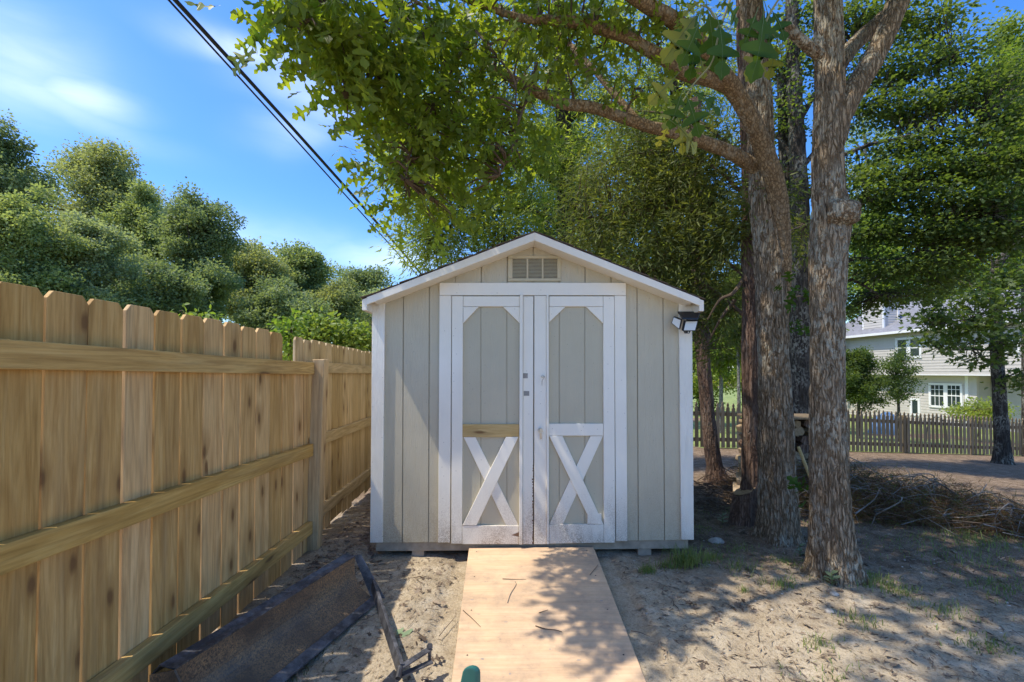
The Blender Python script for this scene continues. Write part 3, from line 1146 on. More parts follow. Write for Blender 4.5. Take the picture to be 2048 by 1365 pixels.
# ================================================================== RAMP
a = on_z(938, 1096.5, .075); b = on_z(1187, 1094, .075)
c = on_z(1293, 1365, -.012); d = on_z(903, 1365, -.012)
c2 = b + (c - b) * 1.55; d2 = a + (d - a) * 1.55
ramp = thing('ramp', 'sheet of pale plywood laid as a ramp up to the shed doors', 'ramp', (a + c) / 2)
mb = MB()
top = [a, b, c2, d2]
mb.prism([p - Vector((0, 0, .018)) for p in top], top)
mb.build('plywood_sheet', M_PLY, ramp, bevel=.002)
mb = MB()
rr = random.Random(5)
for (px, py) in ((944, 1200), (957, 1229), (1012, 1245), (1203, 1202), (965, 1320), (1158, 1322), (1020, 1350), (1100, 1300)):
    t = (py - 1096) / (1365 - 1096)
    q = on_z(px, py, .075 - .087 * ((on_z(px, py, .03).y - a.y) / (d.y - a.y)) + .0006)
    w, h = rr.uniform(.006, .016), rr.uniform(.003, .006)
    pts = [(q.x + w * math.cos(k) * rr.uniform(.6, 1), q.y + h * math.sin(k) * rr.uniform(.6, 1)) for k in np.linspace(0, 2 * math.pi, 10)[:-1]]
    sl = (d.z - a.z) / (d.y - a.y)
    mb.add([(x, yy, a.z + sl * (yy - a.y) + .0008) for x, yy in pts], [tuple(range(9))])
mb.build('plugged_knot', mat_simple('ply_plug', (.34, .29, .25), .8), ramp)
mb = MB()
for s in (-1, 1):
    e0, e1 = (a, d2) if s < 0 else (b, c2)
    for t in (.03, .2, .38, .56, .74, .92):
        q = e0.lerp(e1, t) + Vector((-s * .06, 0, 0))
        mb.tube([q + Vector((0, 0, .0006)), q + Vector((0, 0, .0016))], .0045, .0045, 8)
mb.build('screw_head', M_DARK, ramp)
mb = MB()
for s in (-1, 1):
    e0, e1 = (a, d2) if s < 0 else (b, c2)
    mb.beam(e0 + Vector((-s * .06, -.05, -.045)), e1 + Vector((-s * .06, .4, -.045)), .04, .05)
mb.build('stringer', M_SKID, ramp)

# ================================================================== PLOW BLADE
bl = thing('plow_blade', 'rusty black steel plow blade with a draw bar lying in the dirt by the fence', 'plow blade', (-1.05, 2.3, 0))
Rb, Rt = Vector((-.865, 2.78, .02)), Vector((-.985, 2.83, .245))
along = Vector((-.277, -.94, 0)) * 1.14
prof = []
for t in np.linspace(0, 1, 12):          # curved mouldboard between cutting edge and top lip
    p = Rb.lerp(Rt, float(t))
    n = (Rt - Rb).normalized().cross(along.normalized())
    if n.x > 0: n = -n
    prof.append(p + n * .055 * math.sin(math.pi * float(t)))
lip = [Rt + Vector((-.055, .008, .002)), Rt + Vector((-.085, .012, -.03))]
mbl = MB()
lp = [Rt + Vector((.004, 0, .006)), Rt + Vector((-.06, .008, .010)), Rt + Vector((-.092, .012, -.028))]


def sheet(prof, along, th, mb):
    n = len(prof)
    out = []
    for i, p in enumerate(prof):
        dd = prof[min(i + 1, n - 1)] - prof[max(i - 1, 0)]
        nn = dd.normalized().cross(along.normalized())
        if nn.x > 0: nn = -nn
        out.append(p + nn * th)
    vs = list(prof) + [p + along for p in prof] + out + [p + along for p in out]
    fs = []
    for i in range(n - 1):
        fs += [(i, i + 1, n + i + 1, n + i), (2 * n + i, 3 * n + i, 3 * n + i + 1, 2 * n + i + 1), (i, 2 * n + i, 2 * n + i + 1, i + 1), (n + i, n + i + 1, 3 * n + i + 1, 3 * n + i)]
    fs += [(0, n, 3 * n, 2 * n), (n - 1, 3 * n - 1, 4 * n - 1, 2 * n - 1)]
    mb.add(vs, fs)


sheet(lp, along, .006, mbl)
mbl.build('top_lip', M_STEEL, bl)
mb = MB(); sheet(prof, along, .006, mb)
mb.build('mouldboard', M_RUST, bl, smooth=False)
mb = MB()
edge = [Rb + Vector((.006, -.004, .012)), Rb + Vector((.062, .0, -.002)), Rb + Vector((.064, .0, -.012)), Rb + Vector((.0, -.0, -.006))]
mb.prism(edge, [p + along for p in edge])
mb.build('cutting_edge', M_STEEL, bl, bevel=.002)
for k, nm in ((0.0, 'end_plate'), (1.0, 'end_plate')):
    mb = MB()
    o = along * k + along.normalized() * (.004 if k else -.004)
    pts = [Rb + Vector((.07, 0, 0)), Rb + Vector((.012, 0, .10)), Rt + Vector((.012, 0, .006)), Rt + Vector((-.09, .012, -.02)), Rb + Vector((-.17, .02, .0))]
    if k == 0:
        pts = [Rb + Vector((.075, 0, -.01)), Rt + Vector((.03, 0, .008)), Rt + Vector((-.012, .0, .004)), Rb + Vector((-.01, .0, 0))]
    pts = [p + o for p in pts]
    mb.prism(pts, [p + along.normalized() * (.008 if k else -.008) for p in pts])
    mb.build(nm, M_STEEL if k == 0 else M_RUST, bl, bevel=.001)
J = Vector((-.505, 2.045, .06))
mb = MB()
mb.beam(Rb + Vector((.015, -.03, .09)), J, .018, .055, (0.2, .1, 1))
mb.build('draw_bar', M_STEEL, bl, bevel=.002)
mb = MB()
K = Vector((-.395, 2.16, .075))
mb.beam(J + Vector((-.01, -.01, .012)), K + Vector((0, 0, .012)), .03, .007)
mb.beam(J + Vector((-.01, -.01, -.022)), K + Vector((.012, -.03, -.03)), .028, .007)
mb.build('clevis', M_STEEL, bl, bevel=.001)
mb = MB()
mb.tube([K + Vector((-.004, -.004, .034)), K + Vector((-.004, -.004, -.05))], .008, .008, 10)
mb.tube([K + Vector((-.004, -.004, .020)), K + Vector((-.004, -.004, .032))], .015, .013, 6)
mb.tube([J + Vector((0, -.01, .02)), J + Vector((.0, -.055, .0))], .012, .012, 8)
mb.build('bolt', M_STEEL, bl)
mb = MB()
mb.beam(J + Vector((-.012, -.012, -.01)), Vector((-.70, 1.62, .02)), .05, .012, (.6, -.3, 1))
mb.build('brace', M_STEEL, bl, bevel=.002)

# ================================================================== GREEN PLASTIC TIP
g0 = at(934, 1331, 1.28)
gp = thing('plastic_handle', 'rounded tip of a green plastic handle standing up beside the ramp', 'garden tool', (g0.x, g0.y, zg(g0.x, g0.y)))
mb = MB()
pts = []
for i in range(9):
    t = math.pi * i / 8
    pts.append((g0.x + .006 + .021 * math.cos(t), g0.z - .022 + .022 * math.sin(t)))
pts = [(g0.x + .030, 0.02)] + pts + [(g0.x - .13, 0.02)]
mb.prism([(x, g0.y - .006, z) for x, z in pts], [(x + .012, g0.y + .010, z - .004) for x, z in pts])
mb.build('grip', M_GREEN, gp, bevel=.005)
mb = MB(); mb.box((g0.x - .14, g0.y - .03, zg(g0.x, g0.y) - .02), (g0.x + .05, g0.y + .045, .03))
mb.build('foot', M_GREEN, gp, bevel=.006)

# ================================================================== PICKET FENCE
pk = thing('picket_fence', 'weathered picket fence running across the back of the yard in front of the neighbouring house', 'fence', PA + Vector((0, 0, zg(PA.x, PA.y))))
rr = random.Random(2)
PN = Vector((PD.y, -PD.x, 0))      # towards the camera


def picket(mb, s, h):
    p = PA + PD * s
    zb_ = zg(p.x, p.y) + .03
    w = .044
    prof = [(-w, 0), (w, 0), (w, h - .13), (w * .45, h - .105), (w * .72, h - .06), (0, h), (-w * .72, h - .06), (-w * .45, h - .105), (-w, h - .13)]
    A = [p + PD * a + Vector((0, 0, zb_ + b)) for a, b in prof]
    mb.prism([q - PN * .0 for q in A], [q + PN * .018 for q in A])


s, bay = -6.3, 2.4
while s < 13.5:
    mb = MB()
    for i in range(17):
        picket(mb, s + .03 + i * (bay / 17) + rr.uniform(-.006, .006), 1.06 + rr.uniform(-.02, .02))
    mb.build('picket_panel', M_PICKET, pk)
    for hz in (.22, .82):
        a, b = PA + PD * (s - .02), PA + PD * (s + bay - .025)
        mb = MB()
        mb.beam(a + Vector((0, 0, zg(a.x, a.y) + hz)) - PN * .022, b + Vector((0, 0, zg(b.x, b.y) + hz)) - PN * .022, .036, .085)
        mb.build('rail', M_PICKET, pk)
    p = PA + PD * s - PN * .09
    mb = MB(); mb.box((p.x - .045, p.y - .045, zg(p.x, p.y) - .1), (p.x + .045, p.y + .045, zg(p.x, p.y) + 1.0))
    mb.build('post', M_PICKET, pk)
    s += bay

# ================================================================== HOUSE beyond the picket fence
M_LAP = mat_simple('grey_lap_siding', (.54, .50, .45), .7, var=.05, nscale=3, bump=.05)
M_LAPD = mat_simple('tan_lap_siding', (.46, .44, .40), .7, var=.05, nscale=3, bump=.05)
M_TRIM = mat_simple('white_house_trim', (.80, .79, .77), .6, var=.04)
M_HROOF = mat_simple('grey_shingle', (.20, .20, .215), .9, var=.25, nscale=5)
mg, ntg, bg_ = new_mat('window_glass')
bg_.inputs['Base Color'].default_value = (.03, .045, .045, 1)
bg_.inputs['Roughness'].default_value = .06
M_GLASS = mg
FX = lambda Y: 24.4 + .04 * (33 - Y)


def HY(px):
    return (24.4 + 1.32) / ((px - CX) / F + .04)


def hp(px, py, d=0.0):
    """pixel -> point on the facade plane (d metres further back)"""
    Yy = (24.4 + 1.32 + d) / ((px - CX) / F + .04)
    return at(px, py, Yy)


house = thing('house', 'grey two storey lap sided house with white windows behind the picket fence', 'house', (25, 28, -1.75))


def lap_wall(y0, y1, z0_, z1_, d, mat, name='wall', course=.17):
    mb = MB()
    z = z0_
    while z < z1_ - .01:
        t = min(z + course, z1_)
        a0, a1 = FX(y0) + d, FX(y1) + d
        mb.box8([(a0 - .025, y0, z), (a1 - .025, y1, z), (a1 + .1, y1, z), (a0 + .1, y0, z), (a0 - .006, y0, t), (a1 - .006, y1, t), (a1 + .1, y1, t), (a0 + .1, y0, t)])
        z = t
    return mb.build(name, mat, house)


def hbox(mb, px0, px1, py0, py1, d0, d1):
    """box on the facade between pixel edges, from d0 (front) to d1 (back) metres behind the upper facade plane"""
    q = [hp(px0, py1, d0), hp(px1, py1, d0), hp(px1, py0, d0), hp(px0, py0, d0)]
    zlo, zhi = (q[0].z + q[1].z) / 2, (q[2].z + q[3].z) / 2
    ya, yb = q[0].y, q[1].y
    mb.box8([(FX(ya) + d0, ya, zlo), (FX(yb) + d0, yb, zlo), (FX(yb) + d1, yb, zlo), (FX(ya) + d1, ya, zlo), (FX(ya) + d0, ya, zhi), (FX(yb) + d0, yb, zhi), (FX(yb) + d1, yb, zhi), (FX(ya) + d1, ya, zhi)])


lap_wall(35.5, 15, 1.25, 3.92, 0, M_LAP)
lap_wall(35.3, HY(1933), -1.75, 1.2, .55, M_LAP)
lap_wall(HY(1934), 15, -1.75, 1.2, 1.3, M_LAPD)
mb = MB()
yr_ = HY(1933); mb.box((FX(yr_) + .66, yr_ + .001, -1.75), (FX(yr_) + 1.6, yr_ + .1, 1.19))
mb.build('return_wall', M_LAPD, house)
mb = MB()
a = FX(35.5); b = FX(15)
mb.box8([(a - .03, 35.5, 1.2), (b - .03, 15, 1.2), (b + 6, 15, 1.2), (a + 6, 35.5, 1.2), (a - .03, 35.5, 1.25), (b - .03, 15, 1.25), (b + 6, 15, 1.25), (a + 6, 35.5, 1.25)])
mb.build('soffit', M_TRIM, house)
mb = MB()
for (y0, y1) in ((35.5, 35.35), (15.15, 15)):
    mb.box8([(FX(y0) + .1, y0, -1.75), (FX(y0) + 9, y0, -1.75), (FX(y0) + 9, y1, -1.75), (FX(y0) + .1, y1, -1.75), (FX(y0) + .1, y0, 3.9), (FX(y0) + 9, y0, 3.9), (FX(y0) + 9, y1, 3.9), (FX(y0) + .1, y1, 3.9)])
mb.build('end_wall', M_LAP, house)
mb = MB()
xa, xb = FX(35.5), FX(15)
e = [(xa - .45, 36, 3.86), (xb - .45, 14.5, 3.86), (xb + 4.3, 14.5, 6.35), (xa + 4.3, 36, 6.35)]
mb.prism([Vector(p) + Vector((0, 0, .14)) for p in e], e)
e = [(xb + 4.3, 14.5, 6.35), (xb + 9.2, 14.5, 3.86), (xa + 9.2, 36, 3.86), (xa + 4.3, 36, 6.35)]
mb.prism([Vector(p) + Vector((0, 0, .14)) for p in e], e)
mb.build('roof', M_HROOF, house)
mb = MB()
mb.box8([(xa - .52, 36, 3.83), (xb - .52, 14.5, 3.83), (xb - .455, 14.5, 3.83), (xa - .455, 36, 3.83), (xa - .52, 36, 3.99), (xb - .52, 14.5, 3.99), (xb - .455, 14.5, 3.99), (xa - .455, 36, 3.99)])
mb.build('gutter', M_TRIM, house)
for (x0, x1, y0, y1, d) in ((1791, 1843, 675, 717, 0), (1856, 1923, 767, 817, .55), (2004, 2040, 672, 706, 0), (1818, 1838, 797, 832, .55)):
    wn = thing('window', None, None, (0, 0, 0)); wn.parent = house
    mb = MB(); hbox(mb, x0 + 1, x1 - 1, y0 + 1, y1 - 1, d - .045, d + .03)
    mb.build('pane', M_GLASS, wn)
    mb = MB()
    xm = (x0 + x1) / 2
    e = 4.2
    hbox(mb, x0, x1, y0, y0 + e, d - .075, d + .04)
    hbox(mb, x0, x1, y1 - e, y1, d - .075, d + .04)
    hbox(mb, x0, x0 + e, y0 + e, y1 - e, d - .075, d + .04)
    hbox(mb, x1 - e, x1, y0 + e, y1 - e, d - .075, d + .04)
    if x1 - x0 > 25:
        hbox(mb, xm - 4, xm + 4, y0 + e, y1 - e, d - .07, d + .04)
    ym = (y0 + y1) / 2
    for a_, b_ in ((x0 + e, xm - 4), (xm + 4, x1 - e)):
        if x1 - x0 < 25: break
        hbox(mb, a_, b_, ym - 1, ym + 1, d - .06, d + .02)
        if d > 0:
            for fr_ in (1 / 3, 2 / 3):
                xx = a_ + (b_ - a_) * fr_
                hbox(mb, xx - .5, xx + .5, y0 + e, y1 - e, d - .055, d + .02)
            hbox(mb, a_, b_, (y0 + ym) / 2 - .5, (y0 + ym) / 2 + .5, d - .0555, d + .02)
    mb.build('frame', M_TRIM, wn)
mb = MB()
hbox(mb, 1929, 1935, 752.5, 850, .50, .6)
mb.build('corner_trim', M_TRIM, house)
ch = thing('chimney', None, None, (0, 0, 0)); ch.parent = house
y0c, y1c = HY(1718), HY(1760)
mb = MB()
z = 3.6
while z < 6.4:
    xq = FX(y0c) + .35
    mb.box8([(xq - .02, y0c, z), (xq - .02, y1c, z), (xq + 1.0, y1c, z), (xq + 1.0, y0c, z), (xq, y0c - .02, z + .17), (xq, y1c + .02, z + .17), (xq + .98, y1c + .02, z + .17), (xq + .98, y0c - .02, z + .17)])
    z += .17
mb.build('chase', M_LAP, ch)
mb = MB()
for yy in (y0c, y1c):
    for xx in (xq - .03, xq + .94):
        mb.box((xx, yy - .06, 3.6), (xx + .1, yy + .05, 6.42))
mb.box((xq - .12, y1c - .12, 6.43), (xq + 1.12, y0c + .12, 6.55))
mb.build('corner_board', M_TRIM, ch)

# things in the neighbour's garden
def garden_hoop():
    p = at(1872, 800, 19); t = thing('garden_hoop', 'dark arched garden hoop showing above the picket fence', 'hoop', (p.x, p.y, zg(p.x, p.y)))
    mb = MB()
    mb.tube([(p.x + .42 * math.cos(k), p.y, zg(p.x, p.y) + (0 if k in (0,) else 0) + 1.0 * math.sin(k) ** .6 * 1.02 if 0 < k < math.pi else zg(p.x, p.y)) for k in np.linspace(0, math.pi, 25)], .018, .018, 6)
    mb.build('hoop', M_BLACK, t)


garden_hoop()
p = at(1775, 822, 23)
tp = thing('tarp', 'blue tarp heaped over something beside the neighbouring house', 'tarp', (p.x, p.y, zg(p.x, p.y)))
bm = bmesh.new(); bmesh.ops.create_icosphere(bm, subdivisions=4, radius=1)
for v in bm.verts:
    n = 1 + .22 * mnoise.noise(v.co * 2.3) + .08 * mnoise.noise(v.co * 6)
    v.co = Vector((v.co.x * .8 * n + p.x, v.co.y * .8 * n + p.y, max(-.1, v.co.z) * 1.02 * n + zg(p.x, p.y)))
me = bpy.data.meshes.new('tarp'); bm.to_mesh(me); bm.free()
link('cover', me, mat_simple('blue_tarp', (.06, .14, .28), .6, var=.2, nscale=3), tp, smooth=True)

# ================================================================== OVERHEAD CABLES
def cable(rows, r, label, cat='cable', grp=None):
    pts = [at(x, y, Y) for x, y, Y in rows]
    pts = [pts[0] + (pts[0] - pts[1]) * 7] + pts
    c = catmull(pts, 90)
    mb = MB(); mb.tube(c, r, r, 8)
    o = mb.build('overhead_cable', M_CABLE, None, tuple(c[0]), smooth=True)
    tag(o, label, cat, grp)


cable([(262, -95, 4.4), (350, 0, 5), (590, 262, 7.2), (740, 430, 9.4), (830, 534, 11.6), (905, 622, 14)], .026, 'thick black bundled cable, upper of the two crossing the sky', grp='power cables over the yard')
cable([(240, -105, 4.4), (337, 0, 5), (588, 276, 7.2), (735, 440, 9.4), (826, 541, 11.6), (902, 628, 14)], .0125, 'thinner black cable just below the thick bundle', grp='power cables over the yard')
cable([(520, -60, 14), (590, 55, 16), (700, 225, 19), (800, 372, 23), (860, 455, 27)], .014, 'hair thin wire left of its twin, half hidden by oak leaves', 'wire', 'thin wires behind the oak leaves')
cable([(555, -60, 14), (625, 60, 16), (730, 232, 19), (812, 365, 23), (865, 450, 27)], .014, 'hair thin wire right of its twin, half hidden by oak leaves', 'wire', 'thin wires behind the oak leaves')

# ================================================================== TREES
def pblob(px, py, Y, rx, ry, n, depth=None, **k):
    c = at(px, py, Y)
    return blob(c, (rx / F * Y, depth or (rx / F * Y * .8), ry / F * Y), n, **k)


def crown(name, Cn, m, spread, size, tm, mat, parent, filt=None, **k):
    P, A, Nr, S = clusters_to_leaves(Cn, m, spread, size, **k)
    ok = keep_sky(P)
    if filt is not None: ok &= filt(P)
    return link(name, leaf_mesh(name, P[ok], A[ok], Nr[ok], S[ok], tm), mat, parent)


# ---- the big left hand oak (trunk right of the shed, limbs reaching over it)
oak = thing('oak_tree', 'large rough barked oak nearest the shed with a heavy limb reaching left over the roof', 'tree', ground_at(1553, 1085))
pts, rad = px_path([(1556, 1100, 106), (1556, 1040, 92), (1555, 960, 83), (1552, 860, 78), (1549, 760, 72), (1544, 640, 70), (1540, 520, 72), (1533, 420, 76), (1524, 320, 62), (1518, 200, 60), (1510, 100, 56), (1502, 0, 54), (1492, -160, 50), (1480, -420, 44), (1478, -800, 30)], 3.85)
rad = [q * .82 for q in rad]
trunk('trunk', pts, rad, M_OAKBARK, oak, 190, 760, .011, flare=.24, freq=11, seed=3.1)
limbs = []
def limb(rows, mat=M_LIMB, parent=None, seg=40, n=170, relief=.005, Y0=3.8, Y1=None, seed=1.0):
    pts, rad = px_path(rows, Y0, Y1)
    rad = [q * .84 for q in rad]
    limbs.append(catmull(pts, 40))
    return trunk('limb', pts, rad, mat, parent or oak, seg, n, relief, freq=14, seed=seed)


limb([(1556, 720, 36, 3.90), (1562, 600, 42, 3.85), (1563, 500, 44, 3.80), (1554, 390, 45, 3.74), (1526, 295, 44, 3.66), (1484, 205, 43, 3.55), (1435, 137, 40, 3.42), (1394, 82, 42, 3.3), (1349, 42, 38, 3.15), (1300, 14, 36, 3.0), (1230, -30, 34, 2.85), (1120, -90, 32, 2.6), (960, -150, 28, 2.4), (760, -190, 22, 2.2), (560, -210, 14, 2.0)])
limb([(1478, 186, 34, 3.55), (1423, 160, 34, 3.46), (1361, 143, 34, 3.36), (1325, 114, 32, 3.3), (1290, 97, 30, 3.25), (1251, 74, 29, 3.2), (1156, 46, 27, 3.1), (1100, 41, 24, 3.05), (1040, 36, 18, 3.0), (960, 10, 14, 2.9), (860, -30, 12, 2.7), (740, -60, 9, 2.5)], seed=4.0)
limb([(1545, 360, 34, 3.85), (1470, 310, 32, 3.78), (1380, 275, 30, 3.7), (1288, 250, 28, 3.6), (1188, 216, 27, 3.5), (1115, 205, 25, 3.4), (1040, 166, 22, 3.3), (976, 131, 17, 3.2), (930, 88, 13, 3.1), (890, 38, 11, 3.0), (836, 6, 9, 2.9), (760, -40, 7, 2.7)], seed=7.0)
limb([(1180, 150, 20, 3.9), (1120, 90, 18, 3.8), (1060, 60, 12, 3.6), (1000, 40, 9, 3.4)], seed=9.0, n=80, seg=24)
limb([(1290, 260, 18, 3.7), (1230, 190, 16, 3.8), (1170, 120, 14, 3.9), (1120, 70, 10, 4.0)], seed=11.0, n=80, seg=24)
# thin hanging shoots at the left
mb = MB()
for rows in ([(950, 60, 3.0), (1000, 120, 2.9), (1030, 165, 2.9), (1030, 230, 2.9)], [(1060, 180, 3.1), (1035, 250, 3.0), (1022, 300, 3.0), (1000, 350, 3.0)], [(836, 6, 2.8), (760, 50, 2.5), (680, 70, 2.3), (600, 40, 2.15), (545, 40, 2.1)], [(890, 40, 2.9), (820, 110, 2.7), (740, 170, 2.55), (690, 200, 2.5)], [(930, 90, 3.0), (880, 190, 2.9), (830, 280, 2.8), (810, 360, 2.8)], [(740, -50, 2.4), (660, -10, 2.2), (600, 60, 2.15)]):
    q = [at(*r) for r in rows]
    limbs.append(catmull(q, 24))
    mb.tube(catmull(q, 16), .011, .004, 6)
spec = [(582, 30, 2.1, 32, 34, 7), (622, 75, 2.15, 40, 38, 8), (640, 8, 2.15, 55, 25, 8), (660, 30, 2.2, 70, 50, 16), (680, 120, 2.3, 65, 60, 15), (745, 60, 2.4, 90, 70, 24), (725, 195, 2.5, 55, 60, 15), (790, 150, 2.6, 90, 80, 26), (850, 60, 2.8, 110, 70, 34), (810, 270, 2.8, 70, 75, 22), (880, 200, 2.9, 90, 90, 30), (950, 90, 3.0, 120, 90, 38), (930, 300, 3.0, 90, 70, 26), (850, 380, 3.0, 70, 60, 16), (1010, 210, 3.1, 80, 90, 24), (1060, 40, 3.2, 110, 60, 30), (1030, 330, 3.2, 60, 50, 10), (1150, 20, 3.1, 120, 40, 20), (1250, 40, 3.2, 100, 30, 10), (780, 330, 2.9, 45, 50, 9), (1130, 110, 3.3, 80, 50, 12), (900, 420, 3.1, 60, 40, 9), (1290, 160, 3.4, 60, 40, 8), (1340, 60, 3.2, 60, 40, 8)]
CL = np.concatenate([pblob(*s[:5], s[5], shell=.25) for s in spec])
twigs(mb, CL, limbs, .0042, .08)
mb.build('twig', M_BTWIG, oak)
crown('crown', CL, 7, .12, .13, T_OAK, M_OAK, oak, keep_lit, droop=.5, up=.6, tilt=.8)
# upper crown above the picture: it shades the yard
up = []
for i in range(44):
    X, Yv = rng.uniform(-.2, 3.8), rng.uniform(.4, 4.7)
    Z = max(.82 * Yv + 1.38 + .8, 4.3) + rng.uniform(.1, 2.6)
    up.append(blob((X, Yv, Z), (.75, .75, .45), 9, shell=.2))
up = np.concatenate(up)
crown('crown', up, 16, .17, .13, T_OAKS, M_OAK, oak, keep_lit, droop=.3, up=.9, tilt=.7)
dp = []
for i in range(48):
    gx_, gy_, z = rng.uniform(.95, 5.0), rng.uniform(1.1, 3.6), rng.uniform(5.6, 8.6)
    dp.append(blob((gx_ - z * KX, gy_ - z * KY, z), (.42, .42, .3), 8, shell=.2))
crown('crown', np.concatenate(dp), 12, .15, .12, T_OAKS, M_OAK, oak, keep_lit, droop=.3, up=.9, tilt=.7)
# the leaf spray whose shadow lies on the ramp
sh = []
for (gx_, gy_, r_) in ((.42, 3.05, .16), (.55, 2.75, .16), (.33, 2.72, .14), (.62, 2.45, .16), (.50, 2.25, .10), (.72, 2.95, .14), (.80, 2.65, .2), (.58, 3.2, .1)):
    z = 4.3 + rng.uniform(-.2, .4)
    sh.append(blob((gx_ - z * KX, gy_ - z * KY, z), (r_, r_, .12), 6, shell=.1))
sh = np.concatenate(sh)
crown('crown', sh, 6, .07, .13, T_OAK, M_OAK, oak, None, droop=.4, up=.9, tilt=.5)

# near hanging sprays, leaf by leaf
def hand_leaves(rows, mat, nm, parent, Y=1.28, seed=1):
    r = np.random.default_rng(seed)
    P, A, Nr, S = [], [], [], []
    vb = MB()
    for x0, y0, x1, y1, *o in rows:
        Yb = Y + (o[0] if o else 0) + r.uniform(-.03, .03)
        p, q = at(x0, y0, Yb), at(x1, y1, Yb + r.uniform(-.04, .04))
        P.append(p); A.append(q - p); S.append((q - p).length)
        Nr.append((r.uniform(-.45, .45), -1, r.uniform(-.1, .6)))
        X = (q - p).normalized(); Z = X.cross(Vector(Nr[-1]).cross(X).normalized()); L = (q - p).length
        vb.tube([p + (X * u - Z * .32 * u * u) * L - Z * 0 + Z * .0012 for u in (-.10, 0, .25, .5, .75, .97)], .0011, .0004, 5)
    o = link(nm, leaf_mesh(nm, np.array(P), np.array(A), np.array(Nr), np.array(S), T_OAK), mat, parent, smooth=True)
    vb.build('leaf_rib', M_RIB, o)
    return o


spray = oak
hand_leaves([(1413, 8, 1442, 130), (1400, 40, 1374, 118), (1434, 36, 1466, 128), (1366, 180, 1340, 252), (1370, 186, 1404, 262), (1376, 182, 1454, 208), (1394, 62, 1388, 150, .05), (1446, 0, 1490, 44), (1405, 20, 1350, 92, .06)], M_OAKNEAR, 'leaf_spray', spray)
hand_leaves([(1526, 12, 1534, 136), (1514, 22, 1494, 84), (1540, 18, 1580, 62), (1530, 10, 1560, 96, .04)], M_OAKNEAR, 'leaf_spray', spray, 1.3, 3)
hand_leaves([(1404, 18, 1330, 108), (1395, 50, 1360, 105), (1345, 245, 1412, 294), (1338, 248, 1319, 297), (1355, 240, 1375, 300), (1354, 150, 1310, 198), (1555, 80, 1540, 154), (1525, 85, 1513, 142), (1362, 200, 1330, 250), (1400, 115, 1410, 148), (1425, 240, 1428, 265), (1405, 0, 1370, 22), (1545, 70, 1580, 108)], M_OAKYELLOW, 'leaf_spray', spray, 1.33, 5)
mb = MB()
for rows in ([(1480, -60, 1.3), (1440, 60, 1.3), (1424, 125, 1.3), (1385, 172, 1.3), (1345, 240, 1.3)], [(1440, 60, 1.3), (1420, 20, 1.3), (1400, 10, 1.3)], [(1590, -40, 1.3), (1550, 10, 1.3), (1526, 60, 1.3), (1525, 90, 1.3)]):
    mb.tube(catmull([at(*r) for r in rows], 20), .0038, .0018, 6)
mb.build('twig', mat_simple('green_twig', (.22, .20, .07), .7), spray)
# suckers low on the trunks
Cs = np.concatenate([pblob(1585, 580, 3.5, 26, 12, 3), pblob(1600, 655, 3.9, 22, 14, 3)])
crown('sprout', Cs, 4, .05, .12, T_OAK, M_OAKNEAR, oak)

# ---- right hand oak with the burl
oak2 = thing('oak_tree', 'straight grey oak with a round burl and a limb rising to the right', 'tree', ground_at(1668, 1150))
pts, rad = px_path([(1668, 1165, 108), (1666, 1120, 98), (1662, 1060, 90), (1659, 980, 82), (1657, 880, 76), (1655, 780, 73), (1654, 680, 72), (1655, 590, 73), (1657, 500, 76), (1662, 440, 82), (1656, 370, 68), (1655, 290, 64), (1658, 225, 66), (1660, 150, 62), (1657, 60, 59), (1655, -20, 57), (1652, -250, 50), (1650, -700, 34)], 3.14)
rad = [q * .87 for q in rad]
trunk('trunk', pts, rad, M_OAKBARK, oak2, 180, 800, .010, flare=.28, freq=11.5, seed=8.4)
def limb2(rows, nm='limb', **k):
    pts, rad = px_path(rows, 3.14)
    limbs2.append(catmull(pts, 40))
    return trunk(nm, pts, rad, M_OAKBARK, oak2, k.get('seg', 44), k.get('n', 150), .007, freq=14, seed=k.get('seed', 2.))


limbs2 = []
limb2([(1664, 290, 46), (1684, 216, 52), (1722, 158, 44), (1762, 88, 42), (1793, 12, 42), (1822, -70, 40), (1850, -200, 32), (1880, -380, 22)])
limb2([(1672, 140, 30, 3.3), (1710, 88, 32, 3.35), (1752, 50, 32, 3.4), (1795, 10, 30, 3.45), (1850, -60, 28, 3.5)], seed=5.)
limb2([(1640, 112, 24, 3.05), (1620, 96, 23, 3.0), (1596, 76, 22, 2.97), (1578, 58, 20, 2.95), (1566, 44, 17, 2.93)], seed=6., n=60)
# burl: swollen collar round a healed hole
bc = at(1697, 426, 3.03)
nrm = Vector((.74, -.66, -.10)).normalized()
a_ = nrm.cross(Vector((0, 0, 1))).normalized(); b_ = a_.cross(nrm)
prof = [(-.10, .118), (-.06, .115), (-.02, .107), (.015, .097), (.045, .083), (.062, .066), (.062, .05), (.046, .037), (.02, .026), (0, .016), (-.01, .001)]
V, Fq = [], []
sg = 40
for hh, r_ in prof:
    for j in range(sg):
        t = 2 * math.pi * j / sg
        w = 1 + .10 * math.sin(2 * t + 1) + .05 * mnoise.noise(Vector((math.cos(t) * 3, math.sin(t) * 3, hh * 20)))
        q = bc + nrm * (hh + .006 * mnoise.noise(Vector((math.cos(t) * 9, math.sin(t) * 9, hh * 60)))) + (a_ * math.cos(t) + b_ * math.sin(t)) * r_ * .88 * w
        V.append(q)
idx = np.arange(len(prof) * sg).reshape(len(prof), sg)
Fq = np.stack([idx[:-1], np.roll(idx, -1, 1)[:-1], np.roll(idx, -1, 1)[1:], idx[1:]], -1).reshape(-1, 4)
link('burl', np_mesh('burl', np.array([tuple(v) for v in V]), Fq), M_OAKBARK, oak2, smooth=True)
mb = MB()
hc = bc + nrm * .024  # dark disc paints the missing shade into the burl's brown centre
